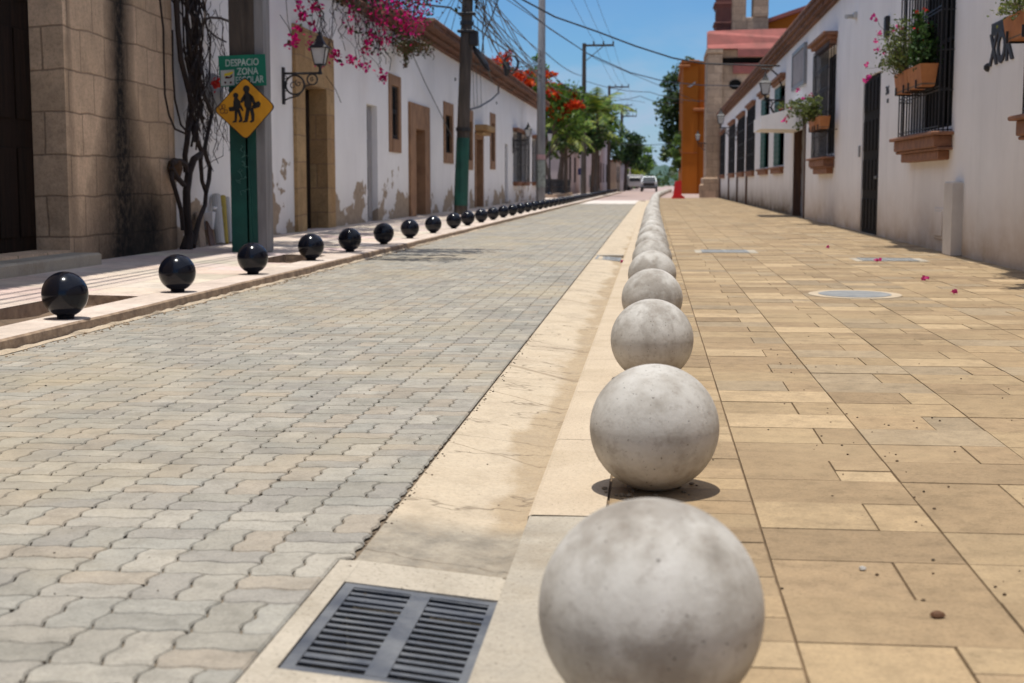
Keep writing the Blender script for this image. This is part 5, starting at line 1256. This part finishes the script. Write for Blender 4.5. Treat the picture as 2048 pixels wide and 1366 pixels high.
def box_plant(pts_px, Y0, X0, z0, seed, lab, name, flowers, greens, n_st, nl, FC, lsize=.028, leaf_n=14, solid=None):
    random.seed(seed); r = thing(name, (X0, Y0, z0), lab, 'plant'); st_ = MB(); lv = []; fl = []
    for (px, py) in pts_px:
        for _ in range(n_st):
            b0 = Vector((X0 + random.uniform(-.06, .06), Y0 + random.uniform(-.35, .35), z0)); Yt = Y0 + random.uniform(-.5, .4)
            e = on_y(px + random.gauss(0, 5), py + random.gauss(0, 5), Yt); m_ = (b0 + e) / 2 + Vector((random.uniform(-.06, .06), random.uniform(-.08, .08), random.uniform(0, .14)))
            path = [b0.lerp(m_, t / 4) for t in range(4)] + [m_.lerp(e, t / 4) for t in range(5)]
            for q in path[1:-1]: q += Vector((random.uniform(-.02, .02), random.uniform(-.02, .02), random.uniform(-.02, .02)))
            st_.tube(path, .006, 4, r1=.0022)
            for q in path[2:]:
                for _k in range(leaf_n): lv.append(tuple(q + Vector((random.gauss(0, .045), random.gauss(0, .06), random.gauss(0, .045)))))
    for (px, py, n) in flowers:
        for _ in range(n): fl.append(tuple(on_y(px + random.gauss(0, 2.6), py + random.gauss(0, 2.6), Y0 + random.uniform(-.2, .1))))
    st_.build('stems', M['bark'], r); mb = MB(); mb.leaves(lv, lsize, greens); mb.build('leaves', M['leaf'], r)
    if fl: mb = MB(); mb.leaves(fl, .028, FC, asp=.8); mb.build('flowers', M['petal'], r)
LG = [(.16, .20, .05), (.11, .15, .035), (.22, .25, .08), (.08, .12, .03)]
PK = [(.70, .04, .30), (.60, .03, .22), (.75, .10, .30)]
RD = [(.55, .02, .03), (.62, .06, .04)]
box_plant([(1770, 75), (1785, 60), (1800, 50), (1815, 45), (1780, 95), (1795, 85), (1808, 80), (1820, 70), (1772, 118), (1785, 110), (1800, 115), (1812, 105), (1762, 90), (1790, 40), (1822, 95), (1765, 128)], 21.6, 3.55, 2.52, 4,
          'leggy pink flowering plant leaning out of the middle flower box', 'flowering_plant',
          [(1749, 33, 9), (1757, 66, 9), (1750, 83, 8), (1757, 98, 8), (1733, 130, 12), (1737, 155, 10), (1730, 158, 6), (1770, 104, 6), (1795, 52, 8), (1805, 55, 6), (1788, 62, 4)], LG, 2, 0, PK, .024, 9)
box_plant([(1735, 150), (1750, 33), (1733, 130)], 21.7, 3.5, 2.52, 5, 'long bare flowering cane leaning out over the black door', 'flower_cane', [(1740, 152, 4)], LG, 1, 0, PK, .02, 1)
box_plant([(1832, 100), (1845, 90), (1855, 80), (1860, 100), (1870, 90), (1840, 60), (1838, 35), (1850, 60), (1862, 60), (1850, 110), (1868, 110)], 20.5, 3.6, 2.52, 6,
          'dense dark green plant with red flowers at the near end of the middle flower box', 'leafy_plant',
          [(1837, 28, 8), (1846, 86, 9), (1852, 22, 5), (1860, 50, 4), (1832, 58, 5)], [(.045, .10, .02), (.06, .12, .03), (.03, .06, .015)], 3, 0, RD, .034, 14)
box_plant([(1560, 215), (1575, 210), (1590, 205), (1600, 225), (1610, 235), (1585, 230), (1605, 200), (1620, 195), (1628, 205), (1635, 215), (1615, 220), (1625, 235), (1598, 245), (1580, 205), (1632, 200)], 33.2, 3.55, 2.4, 8,
          'sprawling flowering plant leaning out of the farther flower box towards the white canopy', 'flowering_plant',
          [(1568, 240, 22), (1572, 236, 10), (1596, 180, 18), (1582, 216, 8), (1605, 196, 8), (1563, 218, 5), (1620, 190, 6)], LG, 2, 0, PK + RD, .035, 8)
box_plant([(2002, 22), (2008, 12), (2015, 5), (2030, -10), (2040, -20), (2050, -5), (2035, 0)], 14.8, 3.6, 2.6, 9, 'small leafy plant in the flower box at the right edge of the photo', 'leafy_plant', [(2000, 18, 5)], LG, 2, 0, [(.45, .5, .12)], .02, 6)
box_plant([(2080, -40), (2100, -60), (2060, -80), (2070, -20), (2120, -10), (2040, -60)], 13.4, 3.5, 2.62, 10, 'taller leafy plant beyond the right edge of the photo, shading the pavement', 'leafy_plant', [], LG, 3, 0, PK, .035, 14)

# ------------------------------------------------------------------ trees
def tree(name, x, y, h, crown, trunk_r, cols, label, nleaf, lsize, flowers=None, lean_=0, trunk_top=None, seed=1, limbs=9):
    """crown: list of (cx, cy, cz, rx, ry, rz) clumps relative to the base"""
    random.seed(seed); r = thing(name, (x, y, 0), label, 'tree'); tm = MB(); th = trunk_top or h * .45
    tm.tube([(x, y, -.2), (x + lean_ * .3, y, th * .5), (x + lean_, y, th)], [trunk_r * 1.25, trunk_r, trunk_r * .7], 10)
    for i in range(limbs):
        c = crown[i % len(crown)]; e = Vector((x + c[0] + random.uniform(-.4, .4) * c[3], y + c[1] + random.uniform(-.4, .4) * c[4], c[2] + random.uniform(-.3, .4) * c[5])); a = Vector((x + lean_, y, th * random.uniform(.75, 1)))
        m_ = a.lerp(e, .5) + Vector((0, 0, .2)); tm.tube([a, m_, e], [trunk_r * .45, trunk_r * .3, trunk_r * .08], 6)
    tm.build('trunk', M['bark'], r)
    vol = [c[3] * c[4] * c[5] for c in crown]; tot = sum(vol); P = []
    for c, v in zip(crown, vol):
        n = int(nleaf * v / tot); k = max(5, int(n / 55))
        sub = []
        for _ in range(k):
            d = Vector((random.gauss(0, 1), random.gauss(0, 1), random.gauss(0, 1))).normalized() * random.uniform(.45, 1.0) ** .6
            sub.append(Vector((x + c[0] + d.x * c[3], y + c[1] + d.y * c[4], c[2] + d.z * c[5])))
        s_ = (c[3] + c[4] + c[5]) / 3 * .17
        for _ in range(n):
            q = random.choice(sub); P.append((q.x + random.gauss(0, s_), q.y + random.gauss(0, s_), q.z + random.gauss(0, s_ * .7)))
    mb = MB(); mb.leaves(P, lsize, cols); mb.build('crown', M['leaf'], r)
    if flowers:
        mb = MB(); F = []
        for (cx, cy, cz, s_, n) in flowers:
            for _ in range(n): F.append((cx + random.gauss(0, s_), cy + random.gauss(0, s_), cz + random.gauss(0, s_ * .45)))
        mb.leaves(F, lsize * .8, [(.62, .055, .010), (.48, .035, .008), (.70, .10, .015), (.34, .02, .008)], asp=.8); mb.build('flowers', M['petal'], r)
    return r
GT = [(.13, .24, .03), (.075, .15, .02), (.19, .32, .045), (.04, .085, .015)]
GD = [(.045, .095, .025), (.03, .065, .018), (.07, .13, .035), (.02, .045, .014)]
GY = [(.34, .38, .05), (.22, .28, .04), (.13, .18, .03)]
fl = []
random.seed(31)
for (px, py, k) in ((990, 122, 4), (1005, 128, 6), (1000, 140, 6), (1025, 145, 5), (1042, 150, 6), (1060, 148, 8), (1068, 160, 9), (1050, 165, 8), (1035, 158, 6), (1100, 180, 8), (1110, 190, 7), (1095, 170, 8), (1140, 186, 8), (1120, 192, 5), (1135, 212, 10), (1147, 208, 10), (1118, 232, 6), (1143, 222, 5), (1093, 215, 4), (1064, 172, 8), (1090, 150, 5), (1075, 185, 7), (1010, 116, 4)):
    p = on_y(px, py, 84 + random.uniform(-2, 3)); k = int(k * 3.2); fl.append((p.x, p.y, p.z, .22, k * 6)); fl.append((p.x + random.uniform(-.6, .6), p.y, p.z + random.uniform(-.3, .3), .14, k * 2))
tree('flame_tree', -7.4, 86, 9, [(-2.5, 0, 7.3, 1.6, 2, .6), (-.8, 0, 6.6, 1.7, 2.2, 1.0), (.4, 0, 5.8, 1.5, 2.2, 1.2), (1.6, -1, 5.6, 1.5, 2.2, 1.2), (2.0, 1, 4.5, 1.4, 2, .9), (-.2, 3, 8.2, .8, 1.2, .8)], .22, GT, 'flame tree with orange red blossom behind the roof of the left house', 6500, .13, fl, .4, 3.6, 3)
tree('dark_tree', -7.2, 104, 7, [(0, 0, 4.6, 2.4, 3, 1.4), (1.9, -2, 4.0, 1.5, 2, 1.3), (.4, 2, 6.0, 1.8, 2, 1.2)], .22, GD, 'dark green shade tree under the flame tree beside the post lamp', 3800, .15, None, .2, 2.9, 5)
tree('green_tree', -5.6, 128, 8, [(0, 0, 7.2, 1.8, 2, 1.4), (.6, 0, 5.6, 1.8, 2, 1.2), (-2.4, 1, 8.2, 1.8, 2, 1.2)], .2, GT, 'bright green tree behind the nearest power pole', 3200, .17, None, 0, 4.0, 7)
tree('street_tree', -4.4, 190, 8, [(0, 0, 6.0, 2.3, 3, 1.8), (1.2, 0, 4.2, 1.8, 3, 1.4)], .25, GD, 'round dark tree at the far left end of the street, under the stacked crossarms', 2200, .24, None, 0, 3, 8)
tree('street_tree', -3.6, 235, 8, [(0, 0, 6.0, 2.2, 3, 1.8), (.6, 0, 3.8, 2.2, 3, 1.4)], .25, GT, 'lighter green tree just left of the far hill', 1800, .28, None, 0, 3, 9)
tree('street_tree', -6.6, 165, 8, [(0, 0, 6.4, 2.2, 2.4, 1.6), (1.2, 0, 4.2, 1.3, 2, 1.0)], .22, GD, 'dark tree between the second power pole and the beige house', 2200, .2, None, 0, 3.4, 10)
tree('roadside_tree', 2.7, 152, 14, [(0, 0, 11.0, 2.2, 3, 2.2), (-.4, 0, 8.6, 2.4, 3, 1.8), (-.2, 0, 6.0, 2.2, 3, 1.5), (-1.9, -2, 3.9, 1.3, 2, .9), (.6, -4, 3.6, 1.4, 2, 1.4), (1.0, 3, 13.0, 1.6, 2, 1.4)], .28, GD + [(.13, .20, .05)], 'tall dense tree beside the orange building', 9500, .20, None, -.3, 6, 11, 14)
tree('young_tree', 2.1, 134, 5, [(0, 0, 4.1, 1.0, 1.4, 1.5), (-.2, -.6, 2.6, .9, 1.2, .9)], .08, GT + [(.18, .28, .10)], 'small bright leafed tree behind the red barrier', 2600, .13, None, 0, 2.2, 12)
tree('bushy_tree', -3.9, 205, 3, [(0, 0, 2.0, 1.8, 2, 1.0)], .12, GY, 'low yellowish bush near the parked truck', 700, .2, None, 0, 1.2, 13)
def palm(x, y, h, n, L, label, seed, cols):
    random.seed(seed); r = thing('palm_tree', (x, y, 0), label, 'palm tree'); mb = MB()
    mb.tube([(x, y, -.1), (x + .08, y, h * .5), (x + .05, y, h)], [.17, .12, .10], 8); mb.build('trunk', M['bark'], r)
    st_ = MB(); P = MB()
    for i in range(n):
        a = 6.283 * i / n + random.uniform(-.2, .2); el = random.uniform(.1, 1.2); p = Vector((x + .05, y, h)); d = Vector((math.cos(a) * math.cos(el), math.sin(a) * math.cos(el), math.sin(el))); path = [p]
        for k in range(9): p = p + d * (L / 9); d.z -= .17; d.normalize(); path.append(p)
        st_.tube(path, .02, 4, r1=.006)
        for k in range(1, 10):
            q = path[k]; dd = (path[k] - path[k - 1]).normalized(); sd_ = dd.cross(Vector((0, 0, 1))).normalized() if abs(dd.z) < .98 else Vector((1, 0, 0))
            for s_ in (-1, 1):
                for o_ in (0, .5):
                    b0 = q - dd * (L / 9) * o_; w = L * .26 * (1 - abs(k - 4) / 9); tip = b0 + sd_ * s_ * w + dd * w * .5 - Vector((0, 0, w * .45)); cc = random.choice(cols)
                    P.face([b0 - dd * .06, tip, b0 + dd * .09], cc)
    st_.build('frond_stems', M['bark'], r); P.build('crown', M['leaf'], r)
palm(-6.1, 93, 3.9, 20, 2.3, 'yellow green young palm behind the railing', 1, GY)
palm(-7.5, 93, 3.2, 14, 1.7, 'dark palm left of the yellow green one, behind the post lamp', 2, GD + GT)
palm(-4.5, 103, 5.9, 20, 3.0, 'drooping palm beside the nearest power pole', 3, GT + GY)
palm(-5.6, 120, 5.2, 16, 2.6, 'palm with long fronds reaching towards the street', 4, GD + GY)
tree('splayed_tree', -6.7, 89.5, 4, [(-.6, 0, 3.9, .9, 1.2, .6), (.9, 0, 3.8, .8, 1.2, .6)], .13, GD, 'low forked tree whose dark stems spread behind the railing', 700, .12, None, -.5, 2.6, 14)

# hill at the end
mb = MB(); N = 40; prof = []
for i in range(N + 1):
    x = -60 + 160 * i / N; h_ = 3 + 15.5 * math.exp(-((x + 11) / 9) ** 2) + 9 * math.exp(-((x - 6) / 9) ** 2) + 2 * math.sin(x * .5) * .4 + 5 * math.exp(-((x + 38) / 14) ** 2); prof.append((x, h_))
for (xa, ha), (xb_, hb) in zip(prof[:-1], prof[1:]):
    mb.face([(xa, 900, -1), (xb_, 900, -1), (xb_, 960, hb), (xa, 960, ha)]); mb.face([(xa, 960, ha), (xb_, 960, hb), (xb_, 1060, -1), (xa, 1060, -1)])
tag(mb.build('hill', M['hill_hazed']), kind='structure')
random.seed(77); mb = MB(); P = []
for _ in range(2600): x = random.uniform(-90, 90); P.append((x, random.uniform(330, 420), random.uniform(-.5, 3.6 + 1.6 * math.sin(x * .23) + (3.0 if abs(x) > 9 else 0))))
mb.leaves(P, .9, GD); tag(mb.build('far_trees', M['leaf']), 'low dark band of far trees at the end of the street', 'trees', kind='stuff')

# ------------------------------------------------------------------ vehicles and barrier
def pickup(x, y, label):
    r = thing('pickup_truck', (x, y, 0), label, 'pickup truck')
    mb = MB(); mb.prism([(x - .92, y, .55), (x - .92, y, 1.05), (x - .78, y, 1.12), (x + .78, y, 1.12), (x + .92, y, 1.05), (x + .92, y, .55)], (0, 1.3, 0)); mb.box(x - .92, x + .92, y + 1.3, y + 5.0, .5, 1.05, None, .06); mb.build('body', M['car_paint'], r)
    mb = MB(); mb.mesh([(x - .84, y + 1.2, 1.10), (x + .84, y + 1.2, 1.10), (x + .68, y + 1.9, 1.68), (x - .68, y + 1.9, 1.68), (x - .84, y + 3.2, 1.05), (x + .84, y + 3.2, 1.05), (x + .68, y + 2.9, 1.68), (x - .68, y + 2.9, 1.68)], [(3, 2, 6, 7), (0, 3, 7, 4), (1, 5, 6, 2), (4, 7, 6, 5), (0, 1, 2, 3)]); mb.build('cab', M['car_paint'], r)
    mb = MB(); mb.mesh([(x - .76, y + 1.22, 1.16), (x + .76, y + 1.22, 1.16), (x + .63, y + 1.84, 1.62), (x - .63, y + 1.84, 1.62)], [(0, 1, 2, 3)]); mb.v = [(a, b_ - .03, c) for a, b_, c in mb.v]; mb.build('windscreen', M['glass'], r)
    mb = MB(); mb.box(x - .62, x + .62, y - .04, y + .0, .62, .98, None, .02); mb.build('radiator_grille', M['rubber'], r)
    mb = MB(); mb.box(x - .95, x + .95, y - .14, y, .34, .56, None, .05); mb.build('bumper', M['rubber'], r)
    for s_ in (-1, 1):
        mb = MB(); mb.box(x + s_ * .66, x + s_ * .88, y - .05, y - .001, .80, 1.0, None, .02); mb.build('headlight', M['lamp_glass'], r)
        mb = MB(); mb.box(x + s_ * .95, x + s_ * 1.16, y + 1.6, y + 1.68, 1.10, 1.28, None, .02); mb.build('mirror', M['rubber'], r)
        for yy in (.9, 4.1): mb = MB(); mb.tube([(x + s_ * .70, y + yy, .34), (x + s_ * .93, y + yy, .34)], .34, 16); mb.build('wheel', M['rubber'], r)
pickup(-1.1, 158, 'silver grey pickup truck coming down the far end of the street')
r = thing('box_truck', (-2.9, 176, 0), 'white box truck behind the silver pickup', 'truck')
mb = MB(); mb.box(-3.9, -2.0, 178, 184, .75, 1.95, None, .05); mb.build('cargo_box', M['pvc'], r)
mb = MB(); mb.box(-3.7, -2.2, 176.4, 177.9, .5, 1.7, None, .1); mb.build('cab', M['pvc'], r)
mb = MB(); mb.box(-3.6, -2.3, 176.36, 176.4, 1.15, 1.6); mb.build('windscreen', M['glass'], r)
for s_ in (-3.75, -2.05):
    for yy in (177, 182.5): mb = MB(); mb.tube([(s_ - .12, yy, .42), (s_ + .12, yy, .42)], .42, 14); mb.build('wheel', M['rubber'], r)
r = thing('traffic_barrier', (1.15, 88.7, 0), 'red plastic traffic barrier standing before the orange building', 'barrier')
P = on_y(1356, 396, 88.7); x = P.x
mb = MB(); mb.prism([(x - .30, 88.5, .18), (x + .22, 88.5, .18), (x + .20, 88.5, 1.08), (x + .12, 88.5, 1.12), (x + .02, 88.5, 1.08), (x - .12, 88.5, 1.08), (x - .20, 88.5, 1.04)], (0, .4, 0)); mb.build('body', M['red_plastic'], r)
mb = MB(); mb.prism([(x - .42, 88.4, 0), (x + .42, 88.4, 0), (x + .40, 88.4, .10), (x + .24, 88.4, .20), (x - .30, 88.4, .20), (x - .36, 88.4, .1)], (0, .6, 0)); mb.build('foot', M['red_plastic'], r)
for k, (px, py) in enumerate(((1178, 385), (1106, 388))): pass

# ------------------------------------------------------------------ petals, pebbles
random.seed(2)
PD = [((2.64, 17.55), 'beside the grey utility cover'), ((2.61, 14.26), 'largest one, right of the manhole cover'), ((2.52, 12.43), 'nearest the camera, right of the manhole cover'), ((2.44, 20.98), 'farthest one, before the black door'), ((-.44, 17.6), 'in the gutter beside the small grate')]
for (x, y), w in PD:
    p_ = MB(); c = Vector((x, y, .03 if x > 0 else -.01))
    p_.leaves([tuple(c + Vector((random.gauss(0, .012), random.gauss(0, .012), random.gauss(0, .006)))) for _ in range(10)], .022, PK, asp=.9)
    tag(p_.build('fallen_petal', M['petal'], loc=tuple(c)), 'fallen magenta blossom on the ground, ' + w, 'blossom', 'fallen magenta blossoms')
mb = MB()
def pebble(x, y, z, s_, col):
    vs = []; n = 6
    for j, (rr, zz_) in enumerate(((.6, 0), (1, .35), (.8, .75), (.2, 1))):
        for k in range(n): a = 6.283 * k / n; q = random.uniform(.8, 1.2); vs.append((x + s_ * rr * q * math.cos(a), y + s_ * rr * q * math.sin(a), z + s_ * zz_))
    fs = [(i * n + k, i * n + (k + 1) % n, (i + 1) * n + (k + 1) % n, (i + 1) * n + k) for i in range(3) for k in range(n)] + [tuple(18 + k for k in range(6))]
    mb.mesh(vs, fs, col)
for _ in range(150):
    Y = random.uniform(2.6, 9) ** 1.0; X = random.choice((random.gauss(1.0, .35), random.uniform(-.1, 3.5), random.gauss(.75, .12))); pebble(X, Y, 0, random.uniform(.0015, .0055), random.choice(((.12, .08, .05), (.2, .14, .09), (.07, .05, .035))))
for _ in range(26): a = random.uniform(0, 6.28); q = random.uniform(.05, .17); pebble(q * math.cos(a), 4.38 + q * math.sin(a), .001, random.uniform(.003, .011), (.33, .26, .18))
for _ in range(420): pebble(XL + random.uniform(.015, .12) ** 1.1, random.uniform(6.5, 22), 0, random.uniform(.003, .012), random.choice(((.5, .38, .26), (.4, .29, .19), (.55, .45, .33))))
for _ in range(300): Y = random.uniform(3.4, 9); pebble(xg(Y) + random.gauss(0, .012), Y, -.006, random.uniform(.001, .005), random.choice(((.08, .06, .04), (.14, .10, .07))))
for j in range(70):
    for i in range(14):
        if random.random() < .42:
            X, Y = -3.85 + .22 * i + random.choice((0, 0, .11)), 1.1 + .22 * j + random.choice((0, 0, .11))
            if X > XL + .03 and X < xg(Y) - .1 and not (Y < 3.6 and X > -.9): pebble(X + random.uniform(-.008, .008), Y + random.uniform(-.008, .008), -.003, random.uniform(.0025, .0065), random.choice(((.05, .04, .03), (.09, .07, .05), (.03, .025, .02))))
for _ in range(260): Y = random.uniform(3, 14); pebble(random.uniform(-3.5, -.45), Y, 0.001, random.uniform(.0012, .0038), random.choice(((.10, .08, .06), (.2, .16, .12))))
tag(mb.build('gravel', M['petal']), 'scattered grit and crumbs on the paving and along the kerbs', 'gravel', kind='stuff')
mb = MB(); pebble(.51, 3.50, 0, .010, (.6, .57, .52)); tag(mb.build('pebble', M['petal'], loc=(.51, 3.5, 0)), 'single white pebble on the tan slabs right of the nearest ball', 'pebble')
mb = MB(); pebble(.62, 3.12, 0, .016, (.22, .12, .07)); tag(mb.build('pebble', M['petal'], loc=(.62, 3.12, 0)), 'brown crumbled pebble near the lower right slabs', 'pebble')
